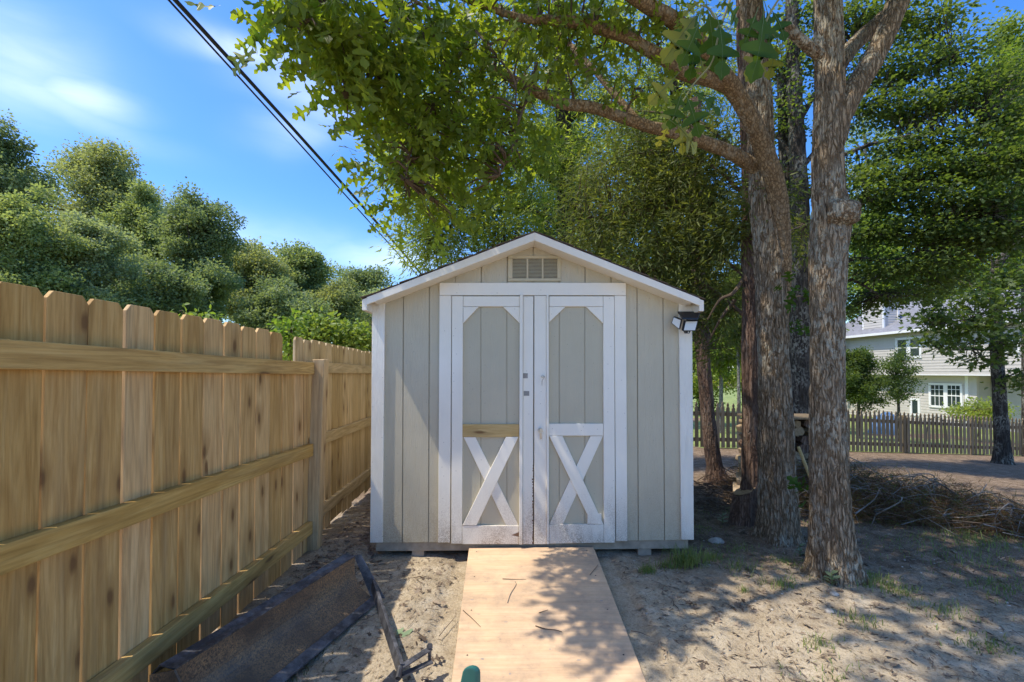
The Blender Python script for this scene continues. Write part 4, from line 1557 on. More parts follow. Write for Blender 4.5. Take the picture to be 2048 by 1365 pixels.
mb.tube([hc, hc + nrm * .006], .024, .020, 14)
mb.build('burl_scar_shade', M_BARE_AND_SHADE, oak2)
up = []
for i in range(16):
    X, Yv = rng.uniform(2.0, 6.5), rng.uniform(1.0, 6.0)
    Z = .82 * Yv + 1.38 + rng.uniform(1.0, 3.4)
    up.append(blob((X, Yv, Z), (.8, .8, .5), 9, shell=.2))
up = np.concatenate(up)
crown('crown', up, 13, .17, .15, T_OAKS, M_OAK, oak2, keep_lit, droop=.3, up=.9)
Cs = np.concatenate([pblob(1600, 980, 3.3, 12, 12, 2), pblob(1612, 1000, 3.3, 10, 14, 2)])
crown('sprout', Cs, 4, .035, .10, T_OAKS, M_OAKNEAR, oak2)

# ---- cedar behind the left oak
ced = thing('cedar_tree', 'dark feathery cedar behind the shed with a reddish stringy trunk pressed against the oak', 'tree', ground_at(1500, 1030))
pts, rad = px_path([(1503, 1040, 46), (1503, 960, 38), (1502, 860, 36), (1501, 700, 34), (1500, 520, 32), (1498, 350, 30), (1492, 200, 28), (1485, 60, 24), (1480, -150, 16)], 4.25)
trunk('trunk', pts, rad, M_CEDARBARK, ced, 48, 240, .010, flare=.25, freq=13, zfreq=.08, seed=2.2)
climbs = [catmull(pts, 60)]
mb = MB()
crow = [[(1500, 560, 4.3), (1440, 520, 4.5), (1370, 520, 4.7), (1290, 545, 4.9)], [(1498, 640, 4.3), (1440, 590, 4.5), (1400, 560, 4.6)], [(1500, 470, 4.3), (1400, 420, 4.6), (1280, 420, 5.0), (1160, 440, 5.3)], [(1498, 400, 4.3), (1420, 330, 4.5), (1330, 300, 4.8)], [(1495, 330, 4.3), (1390, 240, 4.6), (1260, 220, 5)], [(1503, 500, 4.3), (1560, 470, 4.6), (1610, 450, 4.8)], [(1510, 640, 4.4), (1570, 600, 4.7), (1620, 590, 4.9)], [(1470, 600, 4.35), (1440, 640, 4.4), (1410, 700, 4.6)], [(1498, 540, 4.3), (1468, 585, 4.2), (1440, 600, 4.2), (1415, 640, 4.3)]]
for rw in crow:
    q = catmull([at(*r) for r in rw], 18); climbs.append(q); mb.tube(q, .022, .006, 6)
spec = [(1430, 380, 4.5, 60, 50, 36), (1340, 360, 4.8, 80, 60, 50), (1450, 470, 4.4, 50, 45, 30), (1370, 480, 4.7, 80, 60, 56), (1260, 430, 5.0, 90, 60, 56), (1290, 540, 5.0, 80, 55, 50), (1400, 570, 4.7, 60, 50, 34), (1190, 480, 5.4, 70, 50, 36), (1350, 290, 4.8, 70, 50, 34), (1440, 300, 4.5, 40, 40, 18), (1250, 340, 5.0, 70, 60, 34), (1180, 380, 5.3, 60, 60, 26), (1400, 640, 4.8, 40, 35, 18), (1450, 620, 4.6, 35, 40, 14), (1490, 440, 4.1, 40, 30, 14), (1530, 390, 4.0, 25, 20, 8), (1540, 500, 4.6, 40, 35, 10), (1600, 470, 4.9, 40, 40, 12), (1330, 600, 5.1, 40, 30, 16), (1440, 690, 4.9, 35, 35, 10), (1260, 255, 5.0, 60, 45, 18)]
CC = np.concatenate([pblob(*s[:5], s[5], shell=.2) for s in spec])
twigs(mb, CC, climbs, .0032, .02, .7)
mb.build('twig', M_BTWIG, ced)
crown('crown', CC, 48, .14, .085, T_SPRAY, M_CEDAR, ced, droop=.5, up=.2, tilt=1.0)

# ---- willow oak behind the shed
wo = thing('willow_oak', 'tall narrow leaved oak behind the shed with light green sprays left of the roof peak', 'tree', (at(1132, 470, 7.6).x, 7.6, zg(1, 7.6)))
pts, rad = px_path([(1128, 800, 46), (1130, 560, 40), (1132, 400, 36), (1128, 260, 33), (1122, 120, 30), (1115, -60, 26), (1110, -400, 16)], 7.6)
trunk('trunk', pts, rad, M_DARKBARK, wo, 40, 160, .016, freq=8, seed=1.7)
wl = [catmull(pts, 60)]
mb = MB()
for rw in ([(1130, 460, 7.6), (1060, 420, 7.4), (960, 430, 7.2), (860, 470, 7.0)], [(1130, 380, 7.6), (1040, 330, 7.3), (930, 330, 7.0), (820, 380, 6.9)], [(1128, 300, 7.6), (1020, 240, 7.4), (900, 230, 7.2), (790, 270, 7.0)], [(1130, 430, 7.6), (1200, 380, 7.5), (1290, 370, 7.4)], [(1128, 250, 7.6), (1220, 190, 7.6), (1340, 170, 7.6)], [(1122, 120, 7.6), (1000, 60, 7.6), (860, 60, 7.6)], [(1122, 140, 7.6), (1250, 70, 7.8), (1400, 60, 8)], [(1133, 520, 7.6), (1060, 500, 7.3), (960, 510, 7.2)]):
    q = catmull([at(*r) for r in rw], 18); wl.append(q); mb.tube(q, .045, .010, 7)
spec = [(830, 330, 7.0, 60, 50, 40), (800, 270, 7.1, 50, 40, 24), (870, 260, 7.2, 80, 60, 50), (850, 420, 7.0, 70, 45, 44), (870, 490, 7.0, 70, 45, 54), (940, 380, 7.1, 90, 60, 60), (960, 470, 7.2, 90, 50, 60), (1030, 300, 7.3, 90, 70, 56), (1050, 440, 7.3, 80, 60, 50), (1010, 180, 7.4, 110, 70, 50), (1130, 330, 7.2, 80, 60, 40), (1200, 250, 7.5, 100, 70, 50), (1150, 170, 7.6, 110, 70, 46), (1290, 200, 7.7, 100, 80, 46), (1330, 110, 7.8, 120, 80, 50), (1420, 230, 7.8, 80, 80, 36), (1450, 110, 8, 70, 90, 34), (1100, 60, 7.7, 120, 80, 40), (950, 80, 7.6, 120, 80, 36), (830, 200, 7.2, 70, 50, 20), (1280, 400, 7.4, 80, 60, 34), (1220, 520, 7.5, 90, 60, 34), (1090, 520, 7.4, 60, 40, 24), (1360, 400, 7.6, 90, 80, 40), (1420, 520, 7.7, 70, 70, 30), (1250, 20, 7.9, 150, 60, 40)]
CW = np.concatenate([pblob(*s[:5], s[5], shell=.3, depth=.55) for s in spec])
twigs(mb, CW, wl, .005, .05)
mb.build('twig', M_DARKBARK, wo)
crown('crown', CW, 48, .19, .105, T_LANCE, M_WILLOW, wo, droop=.5, up=.5, tilt=.9)

# ---- slim leaning trunk by the shed's right corner
sl = thing('slim_tree', 'slim brown leaning trunk between the shed and the big oak', 'tree', ground_at(1428, 958))
pts, rad = px_path([(1434, 965, 44), (1428, 930, 30), (1418, 850, 27), (1410, 760, 27), (1402, 660, 30), (1396, 560, 30), (1392, 440, 28), (1390, 200, 24)], 6.3)
trunk('trunk', pts, rad, M_CEDARBARK, sl, 40, 170, .010, flare=.3, freq=9, zfreq=.08, seed=6.6)
CSx = np.concatenate([pblob(1400, 470, 6.4, 90, 70, 30), pblob(1330, 560, 6.5, 60, 50, 22), pblob(1450, 590, 6.6, 60, 60, 22), pblob(1400, 300, 6.4, 90, 80, 26)])
crown('crown', CSx, 44, .16, .09, T_SPRAY, M_CEDAR, sl, droop=.4, up=.2, tilt=1.)

# ---- layered broadleaf tree behind the two oaks, boughs sweeping right
be = thing('broadleaf_tree', 'dark double trunked tree between the two oaks with flat leafy boughs sweeping right', 'tree', (at(1598, 870, 8.4).x, 8.4, zg(5, 8.4)))
for rows, sd in (([(1600, 900, 44), (1600, 760, 38), (1601, 600, 36), (1600, 420, 34), (1592, 250, 30), (1585, 60, 26), (1580, -250, 16)], 4.4), ([(1578, 900, 36, 8.7), (1576, 640, 30, 8.7), (1574, 400, 28, 8.7), (1566, 150, 24, 8.7)], 2.9)):
    pts, rad = px_path(rows, 8.4)
    trunk('trunk', pts, rad, M_DARKBARK, be, 36, 150, .012, flare=.25, freq=8, seed=sd)
bl_ = [catmull(pts, 50)]
mb = MB()
for rw in ([(1600, 420, 8.4), (1660, 330, 8.2), (1740, 290, 8.0), (1850, 270, 7.8), (1960, 240, 7.6)], [(1600, 340, 8.4), (1680, 250, 8.3), (1780, 180, 8.2), (1900, 110, 8.0)], [(1600, 460, 8.4), (1690, 420, 8.1), (1800, 380, 7.8), (1930, 330, 7.5), (2060, 320, 7.3)], [(1600, 520, 8.4), (1700, 470, 8.1), (1820, 470, 7.8), (1950, 430, 7.6)], [(1600, 560, 8.4), (1700, 520, 8.2), (1790, 520, 8.0), (1880, 480, 7.8)], [(1595, 250, 8.4), (1660, 140, 8.4), (1740, 40, 8.4)], [(1600, 600, 8.4), (1690, 560, 8.2), (1760, 590, 8.1)], [(1590, 330, 8.4), (1560, 280, 8.6), (1520, 250, 8.8)]):
    q = catmull([at(*r) for r in rw], 20); bl_.append(q); mb.tube(q, .05, .012, 7)
spec = [(1760, 60, 8.3, 90, 40, 40), (1850, 50, 8.2, 90, 40, 40), (1720, 140, 8.3, 60, 40, 26), (1830, 140, 8.1, 90, 28, 44), (1760, 220, 8.1, 80, 24, 36), (1860, 220, 7.9, 90, 26, 44), (1920, 180, 7.8, 70, 28, 30), (1940, 280, 7.6, 90, 26, 44), (1800, 300, 7.9, 80, 20, 30), (1840, 350, 7.8, 110, 24, 54), (1960, 340, 7.5, 100, 28, 54), (2030, 250, 7.5, 60, 40, 34), (1760, 400, 8.0, 80, 22, 40), (1870, 410, 7.7, 100, 24, 50), (1990, 400, 7.5, 80, 26, 44), (1740, 470, 8.1, 80, 26, 40), (1850, 470, 7.8, 100, 24, 50), (1970, 470, 7.6, 90, 26, 44), (1760, 540, 8.1, 70, 26, 32), (1840, 530, 7.9, 70, 24, 30), (1700, 360, 8.2, 50, 24, 20), (1725, 595, 8.6, 40, 22, 16), (1780, 600, 8.6, 50, 24, 16), (1840, 585, 8.5, 50, 22, 18), (1900, 540, 8.2, 60, 26, 24), (1990, 480, 7.9, 60, 30, 30), (2040, 430, 7.8, 40, 40, 24), (1990, 170, 7.9, 70, 40, 34), (1930, 100, 8.0, 50, 40, 20), (1700, 640, 8.8, 16, 30, 8), (2040, 330, 7.4, 50, 30, 26), (1560, 250, 8.7, 50, 50, 22), (1540, 150, 8.7, 60, 60, 26), (1600, 120, 8.5, 50, 50, 22), (1620, 30, 8.5, 60, 40, 22), (1700, 30, 8.4, 60, 40, 26), (1560, 380, 8.8, 40, 40, 14)]
CB = np.concatenate([pblob(*s[:5], s[5], shell=.1, depth=.7) for s in spec])
twigs(mb, CB, bl_, .005, .02)
mb.build('bough', M_DARKBARK, be)
crown('crown', CB, 38, .21, .075, T_CARD, M_MAPLE, be, droop=.15, up=1.1, flat=.35, tilt=.55)

# ---- tree in front of the house at the right edge
rt = thing('maple_tree', 'slender dark trunked maple at the picket fence in front of the house', 'tree', ground_at(2004, 928))
Yr = rt.location.y
pts, rad = px_path([(2006, 935, 30), (2004, 880, 25), (1998, 780, 22), (1993, 680, 20), (1990, 600, 18), (1992, 540, 17), (2015, 505, 15), (2048, 480, 14), (2100, 430, 12)], Yr)
trunk('trunk', pts, rad, M_DARKBARK, rt, 32, 140, .012, flare=.35, freq=7, seed=1.1)
rl = [catmull(pts, 40)]
mb = MB()
for rw in ([(1992, 560, Yr), (1980, 500, Yr), (1975, 420, Yr)], [(1990, 640, Yr), (1930, 640, Yr - .3), (1870, 650, Yr - .6)], [(1992, 600, Yr), (1930, 560, Yr - .3), (1860, 560, Yr - .5)], [(1995, 700, Yr), (1930, 700, Yr - .3), (1880, 700, Yr - .5)], [(1998, 760, Yr), (2050, 740, Yr - .4)]):
    q = catmull([at(*r) for r in rw], 14); rl.append(q); mb.tube(q, .03, .008, 6)
spec = [(1880, 640, Yr - .5, 50, 22, 22), (1930, 600, Yr - .3, 60, 24, 26), (1860, 590, Yr - .5, 40, 18, 14), (1930, 670, Yr - .4, 55, 20, 22), (1960, 640, Yr - .4, 40, 24, 16), (1890, 690, Yr - .6, 40, 14, 12), (2020, 620, Yr, 45, 40, 22), (2030, 690, Yr - .4, 40, 26, 16), (1980, 560, Yr, 60, 30, 24), (2035, 760, Yr - .4, 30, 20, 10), (1950, 720, Yr - .3, 30, 12, 8), (2030, 560, Yr, 50, 30, 20)]
CR = np.concatenate([pblob(*s[:5], s[5], shell=.1) for s in spec])
twigs(mb, CR, rl, .006, .02)
mb.build('bough', M_DARKBARK, rt)
crown('crown', CR, 16, .16, .12, T_MAPLE, M_MAPLE, rt, droop=.2, up=1., flat=.45)

# ---- generic trees further off
def far_tree(name, label, cat, px, Y, top, hw, base, mats, n_blob=18, m=16, size=.3, ncl=46, group=None, tm=T_CARD, tw=True, sky=.0, lean=0, trunk_mat=None, spread=.5, fill=.12):
    b = at(px, 745, Y)
    zb_ = zg(b.x, Y)
    t = thing(name, label, cat, (b.x, Y, zb_), group)
    ztop = at(px, top, Y).z
    zbot = max(zb_ + .3, at(px, base, Y).z)
    Wd = hw / F * Y
    tr = [(b.x, Y, zb_ - .2), (b.x + .02 * Wd, Y, zb_ + (ztop - zb_) * .4), (b.x + lean, Y + .1, zb_ + (ztop - zb_) * .86)]
    mb = MB(); mb.tube(catmull(tr, 14), max(.06, Wd * .07), .03, 8)
    lim = [catmull(tr, 30)]
    Cn = []
    n_blob = int(n_blob * 1.7)
    for i in range(n_blob):
        u = (i + .5) / n_blob
        zc = zbot + (ztop - zbot) * (.08 + .84 * u)
        ww = math.sin(math.pi * min(1, .18 + .80 * u)) ** .7
        ang = i * 2.399 + hw
        rr_ = Wd * ww * rng.uniform(.2, .85)
        c = np.array([b.x + lean * u + math.cos(ang) * rr_, Y + math.sin(ang) * rr_ * .7, zc + rng.uniform(-.1, .1) * (ztop - zbot)])
        q = np.array([b.x + lean * u, Y, zc - rng.uniform(.05, .22) * (ztop - zbot)])
        q[2] = max(q[2], zb_ + .5)
        out = (c - q); out[:2] *= rng.uniform(1.0, 1.55)
        tip = q + out
        mid = q * .5 + tip * .5 + np.array([0, 0, -.05 * Wd])
        mb.tube([q, mid, tip], .024 * Wd, .012, 5, caps=False)
        for tt in (.35, .6, .8, .95, 1.06):
            sc_ = q + out * tt + rng.normal(size=3) * Wd * np.array([.12, .12, .09])
            br = Wd * rng.uniform(.08, .20)
            Cn.append(blob(sc_, (br, br, br * .62), max(5, int(ncl * .17)), shell=.15, lump=.6))
    Cn = np.concatenate(Cn)
    pick = rng.choice(len(Cn), len(Cn) // 7)
    Cn = np.concatenate([Cn, Cn[pick] + rng.normal(size=(len(pick), 3)) * Wd * .05 + np.array([0, 0, Wd * .05])])
    mb.build('trunk', trunk_mat or M_DARKBARK, t)
    crown('crown', Cn, int(m * 1.5), size * spread * 2.0, size * .62, tm, mats, t, droop=.25, up=.7)
    return t


G1 = 'trees beyond the board fence'
D, Mi, Pa, Ol = M_FAR
far_tree('tall_tree', 'dark tree cut by the left edge of the photo, its bough highest there', 'tree', -25, 19, 235, 110, 480, D, 14, 16, .20, 50, G1)
far_tree('tall_tree', 'bushy bright topped tree at the left edge, low behind the first fence boards', 'tree', 30, 16, 385, 120, 640, Mi, 18, 18, .17, 60, G1)
far_tree('tall_tree', 'tallest olive green tree beyond the board fence with an open rounded head', 'tree', 195, 30, 292, 140, 560, Ol, 24, 18, .26, 60, G1)
far_tree('tall_tree', 'grey green feathery tree low in front of the tallest olive one', 'tree', 165, 18, 440, 95, 640, Pa, 18, 18, .17, 60, G1)
far_tree('tall_tree', 'open headed tree at the right shoulder of the tallest olive one', 'tree', 285, 28, 378, 80, 580, Mi, 16, 16, .24, 50, G1)
far_tree('tall_tree', 'broad dark green tree with a ragged top in the middle of the row', 'tree', 385, 25, 392, 105, 640, D, 24, 18, .23, 60, G1)
far_tree('tall_tree', 'bluish dark tree low in front of the broad ragged one', 'tree', 330, 20, 530, 90, 650, D, 14, 18, .19, 50, G1)
far_tree('tall_tree', 'olive tree just right of the broad ragged one, sloping down', 'tree', 500, 32, 482, 95, 650, Ol, 20, 18, .27, 55, G1)
far_tree('tall_tree', 'fresh green pointed tree near the gap in the fence', 'tree', 603, 36, 495, 80, 640, Mi, 20, 18, .29, 55, G1)
far_tree('tall_tree', 'dark distant tree nearest the shed roof on the skyline', 'tree', 725, 52, 530, 70, 660, D, 16, 16, .4, 50, G1)
far_tree('tall_tree', 'grey olive tree with bare twigs below the skyline left of the shed', 'tree', 675, 34, 566, 70, 680, Ol, 16, 16, .26, 50, G1)
far_tree('tall_tree', 'pale green tree half hidden by the left eave of the shed', 'tree', 765, 40, 580, 60, 690, Pa, 14, 16, .3, 45, G1)
far_tree('tall_tree', 'dark low tree behind the fence top in the middle of the row', 'tree', 560, 24, 570, 80, 680, D, 14, 18, .22, 50, G1)
far_tree('tall_tree', 'dark low tree behind the fence top left of the middle', 'tree', 240, 22, 560, 100, 680, D, 14, 18, .21, 50, G1)
far_tree('tall_tree', 'dark low tree behind the fence top at the far left', 'tree', 60, 22, 545, 110, 680, D, 14, 18, .21, 50, G1)
# sunlit shrubs just over the fence
def shrub(label, rows, mat, leaf, m, spread, cat='shrub', name='shrub', tm=T_OVATE, group=None, stem=M_BTWIG, **k):
    c0 = at(*rows[0][:3])
    t = thing(name, label, cat, (c0.x, c0.y, zg(c0.x, c0.y)), group)
    Cn = np.concatenate([pblob(*s[:5], s[5], shell=.3) for s in rows])
    mb = MB()
    base = np.array([c0.x, c0.y, zg(c0.x, c0.y)])
    L = [catmull([base, (base + np.array(at(*r[:3]))) / 2 + np.array([0, 0, .2]), np.array(at(*r[:3]))], 16) for r in rows]
    for q in L: mb.tube(q, .02, .006, 5)
    twigs(mb, Cn, L, .004, .02)
    mb.build('stem', stem, t)
    crown('leaves', Cn, m, spread, leaf, tm, mat, t, droop=.2, up=.7, **k)
    return t


G2 = 'sunlit shrubs over the fence'
shrub('sunlit yellow green shrub beside the gap in the fence', [(620, 672, 6.2, 50, 38, 40), (640, 650, 6.3, 34, 22, 20), (600, 700, 6.0, 40, 30, 26)], M_YGREEN, .075, 24, .09, group=G2)
shrub('sunlit yellow green shrub between fence and the left shed corner', [(705, 685, 6.6, 42, 30, 36), (735, 690, 6.8, 30, 28, 20), (670, 700, 6.4, 36, 22, 20)], M_YGREEN, .075, 24, .09, group=G2)
shrub('leafy vine standing in the fence gap', [(577, 690, 4.6, 12, 50, 18), (582, 645, 4.7, 12, 14, 6), (560, 660, 4.7, 14, 8, 4)], M_BRIGHT, .06, 12, .05, 'vine', 'vine', group=G2)
shrub('low leafy sprig poking over the fence top', [(400, 634, 5.2, 26, 6, 6), (425, 642, 5.2, 20, 6, 5), (370, 626, 5.2, 16, 5, 3)], M_BRIGHT, .07, 6, .05, 'vine', 'vine', group=G2)

# right hand woods
G3 = 'trees beyond the picket fence'
far_tree('garden_tree', 'bright leafed tree in the gap between the slim trunk and the big oak', 'tree', 1440, 17, 560, 60, 735, M_BRIGHT, 14, 16, .16, 50, G3, trunk_mat=M_GREYBARK)
far_tree('garden_tree', 'grey trunked tree standing beyond the picket fence left of the big oak', 'tree', 1476, 13.5, 540, 55, 690, M_MAPLE, 12, 16, .12, 50, G3, trunk_mat=M_GREYBARK)
far_tree('garden_tree', 'bright green tree right behind the left eave of the big oak', 'tree', 1560, 22, 480, 80, 720, M_BRIGHT, 14, 16, .2, 50, G3)
far_tree('garden_tree', 'tall bright tree behind the cedar sprays', 'tree', 1330, 24, 150, 150, 700, M_WILLOW, 24, 16, .22, 60, G3)
far_tree('garden_tree', 'tall tree showing sky through its head right of the far oak trunk', 'tree', 1740, 52, 190, 110, 640, M_WILLOW, 18, 14, .26, 44, G3, trunk_mat=M_GREYBARK)
far_tree('garden_tree', 'yellow green sunlit tree in the upper right corner', 'tree', 2050, 13, 30, 110, 520, M_BRIGHT, 22, 18, .13, 60, G3)
far_tree('garden_tree', 'bright green tree rising behind the house roof beside the chimney', 'tree', 1760, 44, 400, 100, 660, M_BRIGHT, 16, 16, .36, 46, G3)
far_tree('garden_tree', 'green tree rising behind the middle of the house roof', 'tree', 1890, 46, 410, 100, 660, M_WILLOW, 16, 16, .38, 46, G3)
far_tree('garden_tree', 'bright green tree rising behind the right end of the house', 'tree', 2030, 42, 380, 100, 660, M_BRIGHT, 16, 16, .36, 46, G3)
far_tree('garden_tree', 'deep green tree filling in behind the willow oak', 'tree', 1120, 20, 200, 170, 700, M_MAPLE, 22, 16, .2, 56, G3)
far_tree('garden_tree', 'small tree with an airy head beside the house window', 'tree', 1795, 17, 700, 42, 800, M_MAPLE, 12, 7, .11, 34, G3)
far_tree('garden_tree', 'rounded dark tree against the left end of the house', 'tree', 1715, 18, 690, 50, 810, M_MAPLE, 12, 16, .12, 46, G3)
far_tree('garden_tree', 'pale trunked tree far down the neighbouring lawn', 'tree', 1442, 24, 600, 50, 720, M_BRIGHT, 10, 14, .2, 40, G3, trunk_mat=M_GREYBARK)
far_tree('garden_tree', 'distant tree on the lawn closing the view beside the shed', 'tree', 1400, 34, 640, 80, 800, M_WILLOW, 14, 14, .3, 46, G3)
far_tree('garden_tree', 'distant tree on the lawn behind the big oak trunks', 'tree', 1530, 36, 640, 80, 800, M_BRIGHT, 14, 14, .32, 46, G3)
far_tree('garden_tree', 'distant dark tree on the lawn left of the house', 'tree', 1640, 36, 600, 70, 815, M_MAPLE, 14, 14, .32, 46, G3)
shrub('clipped round bush under the house window', [(1950, 822, 20, 42, 20, 70), (1975, 824, 20.3, 36, 18, 40)], M_WILLOW, .1, 26, .16, 'bush', 'round_bush', tm=T_CARD)

# ================================================================== FIREWOOD, STUMP, BRUSH
M_SPLIT = mat_wood('split_log_face', 'y', [(.28, .19, .10), (.42, .30, .17), (.54, .41, .26)], knots=False)
fw0 = Vector((2.90, 5.55, zg(2.9, 5.55)))
rr = random.Random(21)
row, z, k = 0, fw0.z, 0
while row < 9:
    x = 2.86 + rr.uniform(0, .06)
    while x < 3.72:
        r_ = rr.uniform(.045, .075)
        mb = MB()
        n = rr.choice((3, 4, 5, 9))
        ang0 = rr.uniform(0, 6.28)
        pr = [(math.cos(ang0 + 2 * math.pi * i / n) * r_ * rr.uniform(.85, 1.1), math.sin(ang0 + 2 * math.pi * i / n) * r_ * rr.uniform(.8, 1.05)) for i in range(n)]
        y0 = fw0.y + rr.uniform(-.05, .03)
        cx, cz = x + r_, z + .055
        mb.prism([(cx + a_ * 1, y0, cz + b_) for a_, b_ in pr], [(cx + a_, y0 + .42, cz + b_) for a_, b_ in pr])
        o = mb.build('firewood_log', M_SPLIT if rr.random() < .6 else M_CEDARBARK, None, (cx, y0, cz), bevel=.006)
        tag(o, 'split log lying in the firewood stack behind the two oak trunks', 'log', 'logs of the firewood stack')
        x += 2 * r_ + .004
        k += 1
    z += .098; row += 1
mb = MB(); mb.box((2.9, 5.42, z + .02), (3.8, 5.95, z + .045)); 
tag(mb.build('weathered_board', M_PICKET, None, (3.3, 5.6, z), bevel=.004), 'weathered board lying flat on top of the firewood stack', 'board')
# cut round against the oak's foot
sp = ground_at(1494, 1055)
st = thing('log_round', 'upright cut log round leaning against the foot of the big oak', 'log', sp)
mb = MB()
n = 22
rb = [.105 * (1 + .08 * math.sin(3 * t) + .05 * math.sin(7 * t)) for t in np.linspace(0, 2 * math.pi, n, endpoint=False)]
P0 = [(sp.x - .01 + rb[i] * math.cos(2 * math.pi * i / n), sp.y + .08 + rb[i] * math.sin(2 * math.pi * i / n), sp.z - .03) for i in range(n)]
P1 = [(sp.x + .045 + .92 * rb[i] * math.cos(2 * math.pi * i / n), sp.y + .12 + .92 * rb[i] * math.sin(2 * math.pi * i / n), sp.z + .30 + .05 * math.cos(2 * math.pi * i / n)) for i in range(n)]
mb.prism(P0, P1)
mb.build('log', M_CEDARBARK, st, bevel=.006)
mb = MB()
c1 = Vector((sp.x + .045, sp.y + .12, sp.z + .3035))
mb.add([Vector(p) + (c1 - Vector(p)) * .08 + Vector((0, 0, .004)) for p in P1], [tuple(range(n))])
mb.build('cut_face', M_SPLIT, st)
p0, p1 = at(1597, 895, 4.9), at(1632, 985, 4.55)
mb = MB(); mb.tube([p0, p1], .017, .017, 8)
tag(mb.build('pole', M_TAN, None, tuple(p1)), 'pale wooden pole leaning between the two oak trunks', 'pole')
# a second little heap of split wood left of the oak
for i, (px, py, Y) in enumerate(((1488, 928, 5.2), (1492, 945, 5.1), (1484, 962, 5.0), (1494, 975, 4.9), (1478, 984, 4.8))):
    p = at(px, py, Y)
    mb = MB(); mb.beam(p + Vector((-.07, -.12, 0)), p + Vector((.08, .2, .02)), .09, .07)
    o = mb.build('split_log', M_SPLIT, None, tuple(p), bevel=.008)
    tag(o, ('topmost', 'second highest', 'middle', 'second lowest', 'lowest')[i] + ' pale split log piled at the left of the big oak', 'log', 'split logs left of the oak')

bp = thing('brush_pile', 'long heap of dead branches and browned cedar sprays behind the right oak', 'brush pile', ground_at(1860, 1040))
mb, mb2 = MB(), MB()
DC = []
for i in range(900):
    u, v = rng.uniform(0, 1), rng.uniform(-1, 1)
    ctr = np.array([2.75 + 1.98 * u, 5.2 - .98 * u + v * .68, 0])
    hgt = .41 * (1 - v * v) ** .8 * (1 - .75 * u ** 2)
    ctr[2] = zg(ctr[0], ctr[1]) + hgt * rng.uniform(.15, 1)
    d = unit(rng.normal(size=(1, 3)))[0] * np.array([1, .7, .28])
    L = rng.uniform(.25, .8)
    bend = rng.normal(size=3) * .12 * L
    a0, a3 = ctr - d * L / 2, ctr + d * L / 2
    a0[2] = max(a0[2], zg(a0[0], a0[1])); a3[2] = max(a3[2], zg(a3[0], a3[1]) + .01)
    q = catmull([a0, ctr - d * L * .17 + bend, ctr + d * L * .17 + bend, a3], 9)
    (mb if rng.random() < .6 else mb2).tube(q, rng.uniform(.0025, .0065), .0015, 4, caps=False)
    if rng.random() < .75: DC.append(a3 * .6 + ctr * .4)
    if rng.random() < .4: DC.append(ctr)
for i in range(70):
    u, v = rng.uniform(.1, .95), rng.uniform(-.9, .6)
    c = np.array([2.75 + 1.98 * u, 5.2 - .98 * u + v * .6, 0]); c[2] = zg(c[0], c[1]) + .39 * (1 - v * v) ** .8 * (1 - .75 * u ** 2) + .02
    d = unit(rng.normal(size=(1, 3)))[0] * np.array([1, .6, .3]); L = rng.uniform(.4, 1.0)
    q = catmull([c - d * L / 2 - np.array([0, 0, .08]), c - d * L * .15 + rng.normal(size=3) * .07, c + d * L * .2 + rng.normal(size=3) * .07, c + d * L / 2 - np.array([0, 0, .1])], 12)
    mb.tube(q, .008, .002, 5, caps=False)
mb.build('dead_branch', M_TWIG, bp); mb2.build('dead_branch', M_BTWIG, bp)
DC = np.array(DC)
crown('dead_needles', DC, 60, .10, .06, T_NEEDLE, M_DEAD, bp, droop=.4, up=.3, tilt=1)
crown('dead_needles', DC[::3], 40, .11, .06, T_NEEDLE, M_CEDAR, bp, droop=.4, up=.3, tilt=1)
bp2 = thing('brush_heap', 'low dark tangle of sticks on the ground between the shed and the big oak', 'brush pile', ground_at(1440, 1000))
mb = MB()
for i in range(150):
    p = ground_at(rng.uniform(1392, 1492), rng.uniform(965, 1030))
    c = np.array(p) + np.array([0, 0, rng.uniform(.01, .10)])
    d = unit(rng.normal(size=(1, 3)))[0] * np.array([1, .8, .2]); L = rng.uniform(.15, .55)
    q = catmull([c - d * L / 2, c + rng.normal(size=3) * .03, c + d * L / 2], 7)
    mb.tube(q, rng.uniform(.003, .009), .002, 5, caps=False)
mb.build('stick', M_BTWIG, bp2)

# ================================================================== GROUND COVER AND SMALL THINGS
def zsurf(x, y):
    z = zg(x, y)
    if -3 < x < 9 and 0 < y < 9.5:
        w = min(1, (9.5 - y) / 2) * min(1, (9 - x) / 2)
        z += w * .030 * mnoise.noise(Vector((x * 1.3, y * 1.3, 0)))
        if -2.1 < x < 4.8 and 1 < y < 6.8:
            z += .014 * mnoise.noise(Vector((x * 7, y * 7, 3))) + .008 * mnoise.noise(Vector((x * 23, y * 23, 5)))
    return z


def in_ramp(x, y):
    return -.40 < x < .70 and y < 3.42


def under_shed(x, y):
    return xl + .05 < x - SO[0] < xr + .02 and y > 3.4 and y < 5.9


def litter(n, size, name, mat, tm, zone, seed):
    r = np.random.default_rng(seed)
    P, A, Nr, S = [], [], [], []
    while len(P) < n:
        x, y = zone(r)
        if in_ramp(x, y) or under_shed(x, y): continue
        P.append((x, y, zsurf(x, y) + .004))
        t = r.uniform(0, 6.28)
        A.append((math.cos(t), math.sin(t), r.uniform(-.05, .25)))
        Nr.append((r.normal() * .4, r.normal() * .4, 1))
        S.append(size * r.uniform(.4, 1.4))
    o = link(name, leaf_mesh(name, np.array(P), np.array(A), np.array(Nr), np.array(S), tm), mat)
    tag(o, kind='stuff')


